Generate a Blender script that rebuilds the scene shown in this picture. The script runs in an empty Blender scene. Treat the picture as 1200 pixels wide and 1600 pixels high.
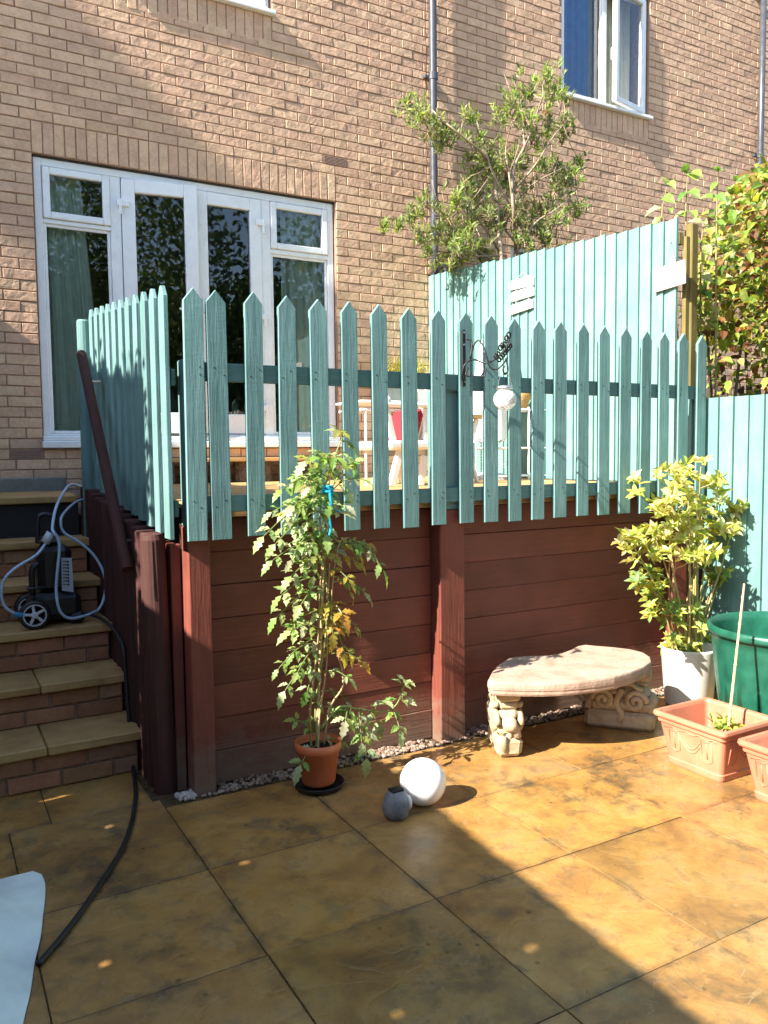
import bpy, bmesh, math, random
from mathutils import Vector, Matrix
random.seed(7)
S = bpy.context.scene
COL = S.collection
rad = math.radians

# ------------------------------------------------------------------ camera
CAM = Vector((-0.756, -6.347, 1.463)); FPX = 1259.77
YAW, PITCH, ROLL = rad(29.578), rad(-3.958), rad(-0.634)
fwd = Vector((math.sin(YAW)*math.cos(PITCH), math.cos(YAW)*math.cos(PITCH), math.sin(PITCH)))
r0 = Vector((math.cos(YAW), -math.sin(YAW), 0)); u0 = r0.cross(fwd)
cr = r0*math.cos(ROLL) + u0*math.sin(ROLL); cu = u0*math.cos(ROLL) - r0*math.sin(ROLL)
cd = bpy.data.cameras.new('camera'); cam = bpy.data.objects.new('camera', cd); COL.objects.link(cam)
cam.matrix_world = Matrix(((cr.x, cu.x, -fwd.x, CAM.x), (cr.y, cu.y, -fwd.y, CAM.y), (cr.z, cu.z, -fwd.z, CAM.z), (0, 0, 0, 1)))
cd.sensor_fit = 'HORIZONTAL'; cd.sensor_width = 36; cd.lens = FPX/1200*36
cd.clip_start = 0.05; cd.clip_end = 800
S.camera = cam
S.render.resolution_x = 768; S.render.resolution_y = 1024

# ------------------------------------------------------------------ light
SUN_D = Vector((1, 0.115, -0.78)).normalized()
w = bpy.data.worlds.new('World'); S.world = w; w.use_nodes = True
nt = w.node_tree; nt.nodes.clear()
sky = nt.nodes.new('ShaderNodeTexSky'); sky.sky_type = 'NISHITA'; sky.sun_disc = False
sky.sun_elevation = math.asin(-SUN_D.z); sky.sun_rotation = math.atan2(-SUN_D.x, -SUN_D.y)
sky.air_density = 1.0; sky.dust_density = 0.7; sky.ozone_density = 1.0
bg = nt.nodes.new('ShaderNodeBackground'); bg.inputs[1].default_value = 0.11
wo = nt.nodes.new('ShaderNodeOutputWorld')
nt.links.new(sky.outputs[0], bg.inputs[0]); nt.links.new(bg.outputs[0], wo.inputs[0])
ld = bpy.data.lights.new('sun', 'SUN'); ld.energy = 5.0; ld.angle = rad(0.53); ld.color = (1.0, 0.94, 0.84)
lo = bpy.data.objects.new('sun', ld); COL.objects.link(lo); lo.location = (-6, -4, 9)
lo.rotation_euler = SUN_D.to_track_quat('-Z', 'Y').to_euler()
S.view_settings.view_transform = 'Standard'; S.view_settings.look = 'None'
S.view_settings.exposure = 1.85; S.view_settings.gamma = 1

# ------------------------------------------------------------------ pixel helpers
def ray(u, v): return cr*((u-600)/FPX) - cu*((v-800)/FPX) + fwd
def PX(u, v, X): d = ray(u, v); return CAM + d*((X-CAM.x)/d.x)
def PY(u, v, Y): d = ray(u, v); return CAM + d*((Y-CAM.y)/d.y)
def PZ(u, v, Z): d = ray(u, v); return CAM + d*((Z-CAM.z)/d.z)

# ------------------------------------------------------------------ materials
def mat(name, base=(.5,.5,.5), rough=.6, nodes=None, spec=.5, metal=0):
    m = bpy.data.materials.new(name); m.use_nodes = True
    t = m.node_tree; p = t.nodes['Principled BSDF']
    p.inputs['Base Color'].default_value = (*base, 1); p.inputs['Roughness'].default_value = rough
    p.inputs['Specular IOR Level'].default_value = spec; p.inputs['Metallic'].default_value = metal
    if nodes: nodes(t, p)
    return m
def N(t, typ, **kw):
    n = t.nodes.new(typ)
    for k, v in kw.items():
        if k.startswith('i_'): 
            key = k[2:]; key = int(key) if key.isdigit() else key.replace('_', ' ')
            n.inputs[key].default_value = v
        else: setattr(n, k, v)
    return n
def L(t, a, b): t.links.new(a, b)
def coords(t, scale=(1,1,1), rnd=True):
    tc = N(t, 'ShaderNodeTexCoord'); mp = N(t, 'ShaderNodeMapping'); mp.inputs['Scale'].default_value = scale
    L(t, tc.outputs['Object'], mp.inputs[0])
    if rnd:
        oi = N(t, 'ShaderNodeObjectInfo'); ml = N(t, 'ShaderNodeMath', operation='MULTIPLY'); ml.inputs[1].default_value = 37
        L(t, oi.outputs['Random'], ml.inputs[0]); cx = N(t, 'ShaderNodeCombineXYZ')
        for i in range(3): L(t, ml.outputs[0], cx.inputs[i])
        L(t, cx.outputs[0], mp.inputs['Location'])
    return mp.outputs[0]
def ramp(t, fac, stops):
    r = N(t, 'ShaderNodeValToRGB'); e = r.color_ramp.elements
    while len(e) < len(stops): e.new(.5)
    for i, (p, c) in enumerate(stops): e[i].position = p; e[i].color = (*c, 1) if len(c) == 3 else c
    L(t, fac, r.inputs[0]); return r.outputs[0]
def noise(t, co, scale, detail=4, rough=.55, dist=0):
    n = N(t, 'ShaderNodeTexNoise'); n.inputs['Scale'].default_value = scale; n.inputs['Detail'].default_value = detail
    n.inputs['Roughness'].default_value = rough; n.inputs['Distortion'].default_value = dist
    L(t, co, n.inputs['Vector']); return n.outputs[0]
def mixc(t, fac, a, b, mode='MIX'):
    m = N(t, 'ShaderNodeMix', data_type='RGBA', blend_type=mode)
    for s, x in ((m.inputs[0], fac), (m.inputs[6], a), (m.inputs[7], b)):
        if isinstance(x, (int, float)): s.default_value = x
        elif isinstance(x, tuple): s.default_value = (*x, 1)
        else: L(t, x, s)
    return m.outputs[2]
def math_(t, op, a, b):
    m = N(t, 'ShaderNodeMath', operation=op)
    for i, x in enumerate((a, b)):
        if isinstance(x, (int, float)): m.inputs[i].default_value = x
        else: L(t, x, m.inputs[i])
    return m.outputs[0]
def bump(t, p, h, strength=.4, dist=.01, prev=None):
    b = N(t, 'ShaderNodeBump'); b.inputs['Strength'].default_value = strength; b.inputs['Distance'].default_value = dist
    L(t, h, b.inputs['Height'])
    if prev: L(t, prev, b.inputs['Normal'])
    L(t, b.outputs[0], p.inputs['Normal']); return b.outputs[0]
def rmap(t, x, a, b, c, d):
    m = N(t, 'ShaderNodeMapRange')
    for i, v in enumerate((a, b, c, d)): m.inputs[i+1].default_value = v
    L(t, x, m.inputs[0]); return m.outputs[0]
def objrnd(t): return N(t, 'ShaderNodeObjectInfo').outputs['Random']
def attr(t): return N(t, 'ShaderNodeVertexColor', layer_name='Col').outputs[0]

def m_brick(t, p):
    co = coords(t, rnd=False); c = attr(t)
    n1 = noise(t, co, 9, 5, .6); n2 = noise(t, co, 55, 4, .6)
    k = mixc(t, rmap(t, n1, .3, .7, 0, 1), (.84,.82,.80), (1.1,1.08,1.06)); c2 = mixc(t, 1, c, k, 'MULTIPLY')
    k2 = mixc(t, rmap(t, n2, .4, .72, 0, .5), (1,1,1), (.72,.64,.58)); c3 = mixc(t, 1, c2, k2, 'MULTIPLY')
    L(t, c3, p.inputs['Base Color'])
    b = bump(t, p, noise(t, co, 17, 3, .5, .5), .5, .014); bump(t, p, n2, .35, .004, b)
BRICK = mat('brick_buff', rough=.9, nodes=m_brick, spec=.2)
def m_mortar(t, p):
    co = coords(t, rnd=False); L(t, ramp(t, noise(t, co, 30, 5), [(.3, (.27,.165,.115)), (.7, (.40,.27,.195))]), p.inputs['Base Color'])
    bump(t, p, noise(t, co, 90, 4), .5, .004)
MORTAR = mat('mortar', rough=.95, nodes=m_mortar, spec=.1)

def wood_paint(c1, c2, axis='Z', knots=False, rough=.62, worn=None, dirt=None):
    # long grain runs along the given axis
    sc = {'Z': (1,1,.06), 'X': (.06,1,1), 'Y': (1,.06,1)}[axis]
    cs = {'Z': (.15,.15,1), 'X': (1,.15,.15), 'Y': (.15,1,.15)}[axis]
    def f(t, p):
        co = coords(t, sc); saw = coords(t, cs)
        g = noise(t, co, 55, 5, .6, .6); g2 = noise(t, co, 190, 3, .6); s = noise(t, saw, 130, 2, .5)
        big = noise(t, coords(t, (1,1,1)), 5, 3)
        c = mixc(t, rmap(t, g, .3, .7, 0, 1), c1, c2)
        c = mixc(t, 1, c, mixc(t, objrnd(t), (.82,.84,.84), (1.14,1.12,1.10)), 'MULTIPLY')
        c = mixc(t, 1, c, mixc(t, rmap(t, big, .3, .7, 0, 1), (.82,.83,.84), (1.1,1.1,1.1)), 'MULTIPLY')
        if worn: c = mixc(t, rmap(t, g2, .62, .74, 0, .55), c, worn)
        if knots:
            vo = N(t, 'ShaderNodeTexVoronoi', feature='F1'); vo.inputs['Scale'].default_value = 5.5; L(t, coords(t, tuple(.45 if q < .5 else 1 for q in sc)), vo.inputs['Vector'])
            c = mixc(t, rmap(t, vo.outputs['Distance'], .035, .10, .5, 0), c, tuple(x*.3 for x in c1))
        if dirt:
            tc = N(t, 'ShaderNodeTexCoord'); sx = N(t, 'ShaderNodeSeparateXYZ'); L(t, tc.outputs['Object'], sx.inputs[0])
            dn = noise(t, coords(t, (1,1,1), False), 14, 5, .65); hgt = math_(t, 'SUBTRACT', math_(t, 'MULTIPLY', dn, .5), sx.outputs['Z'])
            c = mixc(t, rmap(t, hgt, -.02, .22, 0, .75), c, dirt)
        L(t, c, p.inputs['Base Color'])
        L(t, rmap(t, g, .3, .7, rough-.1, rough+.15), p.inputs['Roughness'])
        b = bump(t, p, g, .5, .006); b = bump(t, p, s, .2, .003, b); bump(t, p, g2, .3, .002, b)
    return f
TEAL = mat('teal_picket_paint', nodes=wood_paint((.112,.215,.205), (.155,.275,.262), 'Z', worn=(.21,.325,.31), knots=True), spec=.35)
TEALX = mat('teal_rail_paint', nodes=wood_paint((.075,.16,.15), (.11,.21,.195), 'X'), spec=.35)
TEALL = mat('seafoam_fence_paint', nodes=wood_paint((.142,.285,.252), (.172,.315,.282), 'Z', rough=.7, worn=(.225,.36,.325)), spec=.3)
BROWNX = mat('brown_stain_boards', nodes=wood_paint((.145,.039,.024), (.195,.057,.035), 'X', rough=.6, worn=(.20,.075,.047), dirt=(.19,.13,.09), knots=True), spec=.35)
BROWNZ = mat('brown_stain_posts', nodes=wood_paint((.15,.037,.023), (.21,.056,.035), 'Z', rough=.62, worn=(.24,.09,.06), dirt=(.19,.13,.09), knots=True), spec=.35)
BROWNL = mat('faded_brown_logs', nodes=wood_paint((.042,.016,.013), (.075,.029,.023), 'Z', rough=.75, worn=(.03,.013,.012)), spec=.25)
DECKW = mat('deck_wood', nodes=wood_paint((.40,.22,.085), (.55,.33,.14), 'X', rough=.65), spec=.3)
OLIVE = mat('treated_post_wood', nodes=wood_paint((.13,.105,.036), (.19,.15,.05), 'Z', rough=.75), spec=.25)
DARKW = mat('dark_fence_wood', nodes=wood_paint((.045,.032,.025), (.09,.065,.05), 'Z', rough=.8), spec=.2)
GREYW = mat('weathered_fence_wood', nodes=wood_paint((.16,.11,.07), (.24,.17,.11), 'Z', rough=.8), spec=.2)

def m_slab(t, p):
    co = coords(t, rnd=True); wc = coords(t, rnd=False)
    a = noise(t, co, 4.2, 7, .62, .35); b = noise(t, co, 13, 6, .66, .25); c = noise(t, co, 70, 4, .65); st = noise(t, wc, 1.7, 6, .68, .3); e = noise(t, wc, 5.5, 5, .6, .2)
    col = ramp(t, a, [(.28, (.17,.095,.036)), (.40, (.29,.155,.046)), (.50, (.37,.205,.058)), (.60, (.40,.235,.078)), (.72, (.28,.19,.085))])
    col = mixc(t, 1, col, ramp(t, objrnd(t), [(0,(.74,.74,.78)),(.35,(1.0,.93,.84)),(.65,(.86,.83,.90)),(1,(1.03,.97,.88))]), 'MULTIPLY')
    col = mixc(t, rmap(t, b, .50, .72, 0, .6), col, (.135,.082,.040))
    col = mixc(t, rmap(t, e, .56, .70, 0, .55), col, (.15,.135,.068))
    col = mixc(t, math_(t, 'MULTIPLY', rmap(t, st, .52, .66, 0, .7), rmap(t, b, .38, .56, 0, 1)), col, (.060,.050,.030))
    col = mixc(t, rmap(t, c, .60, .74, 0, .6), col, (.055,.036,.02))
    # dirt gathered along the slab's own edges
    tc = N(t, 'ShaderNodeTexCoord'); sx = N(t, 'ShaderNodeSeparateXYZ'); L(t, tc.outputs['Generated'], sx.inputs[0])
    def ed(o): return math_(t, 'MINIMUM', o, math_(t, 'SUBTRACT', 1.0, o))
    em = math_(t, 'MINIMUM', ed(sx.outputs[0]), ed(sx.outputs[1])); em = math_(t, 'SUBTRACT', em, math_(t, 'MULTIPLY', b, .16))
    col = mixc(t, math_(t, 'MULTIPLY', rmap(t, em, -.095, -.03, .75, 0), rmap(t, e, .40, .60, .12, 1)), col, (.075,.05,.026))
    vn = N(t, 'ShaderNodeTexVoronoi', feature='F1'); vn.inputs['Scale'].default_value = 15; L(t, co, vn.inputs['Vector'])
    col = mixc(t, math_(t, 'MULTIPLY', rmap(t, vn.outputs['Distance'], .05, .16, .75, 0), rmap(t, st, .50, .58, 0, 1)), col, (.040,.028,.018))
    rg = math_(t, 'ABSOLUTE', math_(t, 'SUBTRACT', noise(t, co, 3.4, 4, .5, .8), .5), 0); rl = rmap(t, rg, 0, .008, 1, 0)
    col = mixc(t, math_(t, 'MULTIPLY', rl, rmap(t, b, .46, .60, 0, .32)), col, (.46,.33,.17))
    L(t, col, p.inputs['Base Color'])
    wet = noise(t, wc, 1.15, 3, .5, .3)
    L(t, rmap(t, math_(t, 'ADD', wet, math_(t, 'MULTIPLY', b, .3)), .48, .80, .09, .48), p.inputs['Roughness'])
    bb = bump(t, p, rmap(t, rg, 0, .04, 0, 1), .18, .004); bb = bump(t, p, a, .28, .016, bb); bb = bump(t, p, b, .22, .006, bb); bump(t, p, c, .18, .002, bb)
SLAB = mat('wet_sandstone_slab', rough=.35, nodes=m_slab, spec=.5)
def m_tread(t, p):
    co = coords(t); a = noise(t, co, 6, 6, .6, .4); c = noise(t, co, 60, 4)
    col = ramp(t, a, [(.25, (.25,.14,.052)), (.5, (.40,.24,.09)), (.75, (.47,.30,.125))])
    col = mixc(t, rmap(t, c, .6, .75, 0, .6), col, (.10,.07,.035)); L(t, col, p.inputs['Base Color'])
    bump(t, p, a, .35, .01, bump(t, p, c, .3, .003))
TREAD = mat('step_slab', rough=.6, nodes=m_tread, spec=.4)
def m_soil(c1, c2):
    def f(t, p):
        co = coords(t, rnd=False); n = noise(t, co, 40, 5, .65); L(t, ramp(t, n, [(.3, c1), (.7, c2)]), p.inputs['Base Color']); bump(t, p, n, 1, .02)
    return f
SOIL = mat('soil', rough=.95, nodes=m_soil((.018,.011,.007), (.07,.042,.025)), spec=.1)
JOINT = mat('joint_sand', rough=.95, nodes=m_soil((.035,.023,.012), (.15,.10,.05)), spec=.1)
GROUND = mat('pale_ground', rough=.95, nodes=m_soil((.16,.15,.10), (.34,.30,.22)), spec=.1)  # kept pale so the unseen ground bounces sunlight onto the house wall
def m_concrete(c1, c2, c3, sc=8):
    def f(t, p):
        co = coords(t, rnd=False); a = noise(t, co, sc, 6, .65, .3); c = noise(t, co, sc*9, 4, .6)
        col = ramp(t, a, [(.28, c1), (.5, c2), (.75, c3)]); col = mixc(t, rmap(t, c, .58, .74, 0, .45), col, tuple(x*.45 for x in c1)); L(t, col, p.inputs['Base Color'])
        b = bump(t, p, a, .4, .012); bump(t, p, c, .55, .005, b)
    return f
STONE = mat('cast_stone_seat', rough=.85, nodes=m_concrete((.25,.165,.115), (.36,.255,.19), (.43,.325,.25)), spec=.25)
def m_leg(t, p):
    co = coords(t, rnd=False); a = noise(t, co, 10, 6, .65, .4); c = noise(t, co, 80, 4)
    col = ramp(t, a, [(.28, (.28,.205,.115)), (.5, (.44,.35,.225)), (.75, (.52,.45,.32))])
    m = noise(t, co, 5, 3); col = mixc(t, rmap(t, m, .52, .68, 0, .6), col, (.16,.17,.06)); L(t, col, p.inputs['Base Color'])
    bump(t, p, c, .4, .004, bump(t, p, a, .6, .012))
STONELEG = mat('cast_stone_leg', rough=.9, nodes=m_leg, spec=.2)
def plastic(c, rough, v=.12, sc=14):
    def f(t, p):
        co = coords(t, rnd=False); n = noise(t, co, sc, 5, .6); n2 = noise(t, co, 70, 3)
        col = mixc(t, rmap(t, n, .3, .7, 0, 1), tuple(x*(1-v) for x in c), tuple(min(1, x*(1+v)) for x in c)); L(t, col, p.inputs['Base Color'])
        L(t, rmap(t, n, .3, .7, rough-.07, rough+.12), p.inputs['Roughness']); bump(t, p, n2, .12, .002)
    return f
WHITE = mat('white_upvc', nodes=plastic((.78,.79,.80), .32, .05))
WHITEM = mat('white_enamel', nodes=plastic((.76,.75,.72), .4, .06))
WHITEW = mat('white_painted_wood', nodes=plastic((.76,.73,.68), .55, .08, 25))
TERRA = mat('terracotta_plastic', nodes=plastic((.50,.17,.095), .5, .26, 6))
TERRAP = mat('orange_pot_plastic', nodes=plastic((.52,.135,.05), .42))
POTW = mat('cream_pot_glaze', nodes=plastic((.70,.70,.62), .35, .05))
GREENP = mat('green_bin_plastic', nodes=plastic((.010,.085,.052), .35, .25))
BLACKP = mat('black_plastic', nodes=plastic((.012,.012,.014), .4, .2))
BLACKI = mat('black_iron', nodes=plastic((.014,.012,.013), .45, .2), metal=.3)
PIPE = mat('grey_black_pipe', nodes=plastic((.055,.058,.07), .35, .2))
HOSEB = mat('black_rubber_hose', nodes=plastic((.011,.011,.011), .5, .2))
HOSEL = mat('pale_blue_hose', nodes=plastic((.40,.52,.66), .35, .12))
GREYP = mat('light_grey_plastic', nodes=plastic((.50,.51,.55), .4, .08))
LABELM = mat('label_print', nodes=plastic((.42,.46,.50), .5, .06))
ROCK = mat('grey_rock', rough=.9, nodes=m_concrete((.11,.11,.115), (.20,.20,.205), (.30,.30,.30), 14), spec=.2)
STEEL = mat('galvanised_metal', (.55,.55,.55), .35, metal=.9)
BLUETIE = mat('turquoise_twine', nodes=plastic((.0,.30,.42), .6, .2))
CLOTHB = mat('pale_blue_sheet', nodes=plastic((.70,.76,.69), .55, .16, 5))
CURT = mat('green_grey_curtain', nodes=plastic((.70,.80,.74), .9, .08))
CURTB = mat('blue_curtain', nodes=plastic((.16,.46,.92), .9, .12))
CREAMC = mat('cream_blind', nodes=plastic((.70,.68,.52), .9, .08))
FABRICW = mat('white_parasol_cloth', nodes=plastic((.78,.78,.78), .9, .05))
RED = mat('red_cushion', nodes=plastic((.34,.012,.02), .9, .15))
RATTAN = mat('rattan', nodes=plastic((.42,.24,.09), .7, .35, 60))
ROOM = mat('interior_paint', (.16,.15,.14), .9)
SEAL = mat('dark_sealant', (.03,.028,.027), .7)
BLACKHOLE = mat('vent_void', (.01,.01,.01), .9)
TREEB = mat('bark', rough=.9, nodes=m_soil((.07,.05,.035), (.20,.15,.11)), spec=.15)
CANE = mat('bamboo_cane', nodes=plastic((.60,.40,.20), .5, .15, 40))
SOLAR = mat('solar_cell', (.012,.012,.018), .15)
def m_globe(t, p):
    p.inputs['Subsurface Weight'].default_value = .6; p.inputs['Subsurface Radius'].default_value = (.05,.05,.05)
GLOBE = mat('opal_globe', (.86,.84,.84), .25, m_globe)
def m_glass(t, p):
    t.nodes.remove(p); o = t.nodes['Material Output']
    f = N(t, 'ShaderNodeFresnel'); f.inputs[0].default_value = 1.75
    a = N(t, 'ShaderNodeBsdfTransparent'); a.inputs[0].default_value = (.82,.86,.85,1)
    g = N(t, 'ShaderNodeBsdfGlossy'); g.inputs['Roughness'].default_value = .015
    co = coords(t, rnd=True); b = N(t, 'ShaderNodeBump'); b.inputs['Strength'].default_value = .03; b.inputs['Distance'].default_value = .02
    L(t, noise(t, co, 1.6, 2), b.inputs['Height']); L(t, b.outputs[0], g.inputs['Normal'])
    m = N(t, 'ShaderNodeMixShader'); L(t, rmap(t, f.outputs[0], 0, 1, .04, 1), m.inputs[0]); L(t, a.outputs[0], m.inputs[1]); L(t, g.outputs[0], m.inputs[2]); L(t, m.outputs[0], o.inputs[0])
GLASS = mat('window_glass', nodes=m_glass)
def m_crackle(t, p):
    o = t.nodes['Material Output']; co = coords(t, rnd=False)
    vn = N(t, 'ShaderNodeTexVoronoi', feature='DISTANCE_TO_EDGE'); vn.inputs['Scale'].default_value = 75; L(t, co, vn.inputs['Vector'])
    p.inputs['Base Color'].default_value = (.75,.72,.70,1); p.inputs['Roughness'].default_value = .15
    a = N(t, 'ShaderNodeBsdfTransparent'); m = N(t, 'ShaderNodeMixShader')
    L(t, rmap(t, vn.outputs[0], .02, .12, .95, .45), m.inputs[0]); L(t, a.outputs[0], m.inputs[1]); L(t, p.outputs[0], m.inputs[2]); L(t, m.outputs[0], o.inputs[0])
    bump(t, p, vn.outputs[0], .6, .01)
CRACKLE = mat('crackle_glass', nodes=m_crackle)
def m_leaf(t, p):
    o = t.nodes['Material Output']; c = attr(t)
    n = noise(t, coords(t, rnd=False), 60, 3); c2 = mixc(t, 1, c, mixc(t, rmap(t, n, .3, .7, 0, 1), (.78,.8,.78), (1.15,1.12,1.1)), 'MULTIPLY')
    L(t, c2, p.inputs['Base Color']); p.inputs['Roughness'].default_value = .42; p.inputs['Specular IOR Level'].default_value = .4
    tr = N(t, 'ShaderNodeBsdfTranslucent'); L(t, mixc(t, 1, c2, (1.25,1.2,.6), 'MULTIPLY'), tr.inputs[0])
    m = N(t, 'ShaderNodeMixShader'); m.inputs[0].default_value = .46; L(t, p.outputs[0], m.inputs[1]); L(t, tr.outputs[0], m.inputs[2]); L(t, m.outputs[0], o.inputs[0])
LEAF = mat('leaf', nodes=m_leaf)
def m_stem(t, p): L(t, attr(t), p.inputs['Base Color']); p.inputs['Roughness'].default_value = .6
STEM = mat('stem', nodes=m_stem)
def m_pebble(t, p): L(t, attr(t), p.inputs['Base Color']); p.inputs['Roughness'].default_value = .8; bump(t, p, noise(t, coords(t, rnd=False), 120, 3), .4, .004)
PEBBLE = mat('pebble', nodes=m_pebble)

# ------------------------------------------------------------------ mesh builder
BOXC = [(sx, sy, sz) for sx in (-1,1) for sy in (-1,1) for sz in (-1,1)]
class MB:
    def __init__(s): s.v = []; s.f = []; s.c = []; s.col = (1,1,1); s.sm = False
    def add(s, vs, fs):
        n = len(s.v); s.v += [tuple(x) for x in vs]; s.c += [s.col]*len(vs); s.f += [tuple(i+n for i in f) for f in fs]
    def box(s, x0, x1, y0, y1, z0, z1):
        s.add([(x0,y0,z0),(x1,y0,z0),(x1,y1,z0),(x0,y1,z0),(x0,y0,z1),(x1,y0,z1),(x1,y1,z1),(x0,y1,z1)],
              [(0,3,2,1),(4,5,6,7),(0,1,5,4),(1,2,6,5),(2,3,7,6),(3,0,4,7)]); return s
    def cbox(s, c, h, ch=.004, M=None, jit=0):
        # chamfered box
        vs = []; idx = {}
        for k in BOXC:
            j = Vector((random.uniform(-jit,jit), random.uniform(-jit,jit), random.uniform(-jit,jit))) if jit else Vector()
            for a in range(3):
                p = Vector([k[i]*(h[i] - (0 if i == a else ch)) for i in range(3)]) + j
                if M: p = M @ p
                idx[(k, a)] = len(vs); vs.append(p + Vector(c))
        fs = []
        for a in range(3):
            b, d = (a+1) % 3, (a+2) % 3
            for sg in (-1, 1):
                q = []
                for (sb, sd) in ((-1,-1),(1,-1),(1,1),(-1,1)):
                    k = [0,0,0]; k[a] = sg; k[b] = sb; k[d] = sd; q.append(idx[(tuple(k), a)])
                fs.append(tuple(q if sg > 0 else q[::-1]))
            # edges parallel to axis a
            for sb in (-1,1):
                for sd in (-1,1):
                    k0 = [0,0,0]; k0[a] = -1; k0[b] = sb; k0[d] = sd; k1 = list(k0); k1[a] = 1
                    q = [idx[(tuple(k0), b)], idx[(tuple(k1), b)], idx[(tuple(k1), d)], idx[(tuple(k0), d)]]
                    fs.append(tuple(q[::-1] if sb*sd > 0 else q))
        for k in BOXC:
            q = [idx[(k, 0)], idx[(k, 1)], idx[(k, 2)]]; fs.append(tuple(q if k[0]*k[1]*k[2] > 0 else q[::-1]))
        s.add(vs, fs); return s
    def cb(s, x0, x1, y0, y1, z0, z1, ch=.004, jit=0):
        return s.cbox(((x0+x1)/2, (y0+y1)/2, (z0+z1)/2), ((x1-x0)/2, (y1-y0)/2, (z1-z0)/2), ch, None, jit)
    def bar(s, a, b, w, d, ch=.003, up=(0,0,1)):
        a, b = Vector(a), Vector(b); z = (b-a).normalized(); up = Vector(up)
        if abs(z.dot(up)) > .95: up = Vector((0,1,0))
        x = up.cross(z).normalized(); y = z.cross(x); M = Matrix((x, y, z)).transposed()
        return s.cbox((a+b)/2, (w/2, d/2, (b-a).length/2), ch, M)
    def tube(s, pts, r, n=8, cap=True):
        pts = [Vector(p) for p in pts]; m = len(pts)
        rs = r if isinstance(r, (list, tuple)) else [r]*m
        x = None; vs = []
        for i, p in enumerate(pts):
            t = (pts[min(i+1, m-1)] - pts[max(i-1, 0)])
            if t.length < 1e-9: t = Vector((0,0,1))
            t.normalize()
            if x is None:
                x = t.cross(Vector((0,0,1)) if abs(t.z) < .9 else Vector((1,0,0))).normalized()
            x = (x - t*x.dot(t))
            x = x.normalized() if x.length > 1e-6 else t.orthogonal().normalized()
            y = t.cross(x)
            vs += [p + (x*math.cos(2*math.pi*k/n) + y*math.sin(2*math.pi*k/n))*rs[i] for k in range(n)]
        fs = [(i*n+k, i*n+(k+1) % n, (i+1)*n+(k+1) % n, (i+1)*n+k) for i in range(m-1) for k in range(n)]
        if cap: fs += [tuple(range(n))[::-1], tuple((m-1)*n+k for k in range(n))]
        s.add(vs, fs); return s
    def lathe(s, prof, n=32, c=(0,0,0), sy=1, wob=0):
        vs = []; m = len(prof)
        for (r, z) in prof:
            for k in range(n):
                a = 2*math.pi*k/n; rr = r*(1+wob*math.sin(3*a+z*20)*.5+wob*math.sin(7*a+z*33)*.5)
                vs.append((c[0]+rr*math.cos(a), c[1]+rr*sy*math.sin(a), c[2]+z))
        fs = [(i*n+k, i*n+(k+1) % n, (i+1)*n+(k+1) % n, (i+1)*n+k) for i in range(m-1) for k in range(n)]
        if prof[0][0] > 1e-5: fs.append(tuple(range(n))[::-1])
        if prof[-1][0] > 1e-5: fs.append(tuple((m-1)*n+k for k in range(n)))
        s.add(vs, fs); return s
    def prism(s, out, M, t, ch=.004):
        # out: CCW 2D outline; local frame of M: x,y outline, z thickness 0..t, chamfered on both faces
        n = len(out); o = [Vector((p[0], p[1], 0)) for p in out]; ins = []
        for i in range(n):
            e0 = (o[i]-o[i-1]).normalized(); e1 = (o[(i+1) % n]-o[i]).normalized()
            nn = Vector((-(e0.y+e1.y), e0.x+e1.x, 0)); nn = nn.normalized() if nn.length > 1e-6 else Vector((-e0.y, e0.x, 0))
            ins.append(o[i] + nn*ch)
        z = Vector((0,0,1)); rings = [[p for p in ins], [p + z*ch for p in o], [p + z*(t-ch) for p in o], [p + z*t for p in ins]]
        vs = [M @ p for r in rings for p in r]
        fs = [tuple(range(n))[::-1], tuple(3*n+i for i in range(n))]
        fs += [(k*n+i, k*n+(i+1) % n, (k+1)*n+(i+1) % n, (k+1)*n+i) for k in range(3) for i in range(n)]
        s.add(vs, fs); return s
    def sphere(s, c, r, n=20, m=12, sc=(1,1,1)):
        pr = [(math.sin(math.pi*i/m), -math.cos(math.pi*i/m)) for i in range(m+1)]; vs = []
        for (a, z) in pr:
            for k in range(n):
                q = 2*math.pi*k/n; vs.append((c[0]+r*sc[0]*a*math.cos(q), c[1]+r*sc[1]*a*math.sin(q), c[2]+r*sc[2]*z))
        fs = [(i*n+k, i*n+(k+1) % n, (i+1)*n+(k+1) % n, (i+1)*n+k) for i in range(m) for k in range(n)]
        s.add(vs, fs); return s
    def leaf(s, b, d, nrm, ln, wd, fold=.25, droop=.15):
        d = d.normalized(); nn = nrm - d*nrm.dot(d)
        nn = nn.normalized() if nn.length > 1e-5 else d.orthogonal().normalized(); sd = d.cross(nn)
        m1 = b + d*ln*.33 + nn*0; m2 = b + d*ln*.68 - nn*ln*droop*.35; tip = b + d*ln - nn*ln*droop
        up = nn*wd*fold
        s.add([b, m1+sd*wd*.46+up, m2+sd*wd*.40+up, tip, m2-sd*wd*.40+up, m1-sd*wd*.46+up, m1, m2],
              [(0,6,1),(1,6,7,2),(2,7,3),(0,5,6),(5,4,7,6),(4,3,7)])
    def lobed(s, b, d, nrm, ln, wd, fold=.2, droop=.3):
        d = d.normalized(); nn = nrm - d*nrm.dot(d)
        nn = nn.normalized() if nn.length > 1e-5 else d.orthogonal().normalized(); sd = d.cross(nn); vs = []; k = random.uniform(.8,1.2)
        for t_, w_ in ((0,0),(.18,.30),(.28,.46),(.36,.26),(.50,.50),(.60,.27),(.72,.34),(.82,.15),(1,0)):
            c = b + d*ln*t_ - nn*ln*droop*t_*t_; w_ = w_*wd*(k if t_ < .5 else 1)
            f1, f2 = random.uniform(.6,1.4)*fold, random.uniform(.6,1.4)*fold
            vs += [c, c+sd*w_+nn*w_*f1, c-sd*w_+nn*w_*f2]
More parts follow.
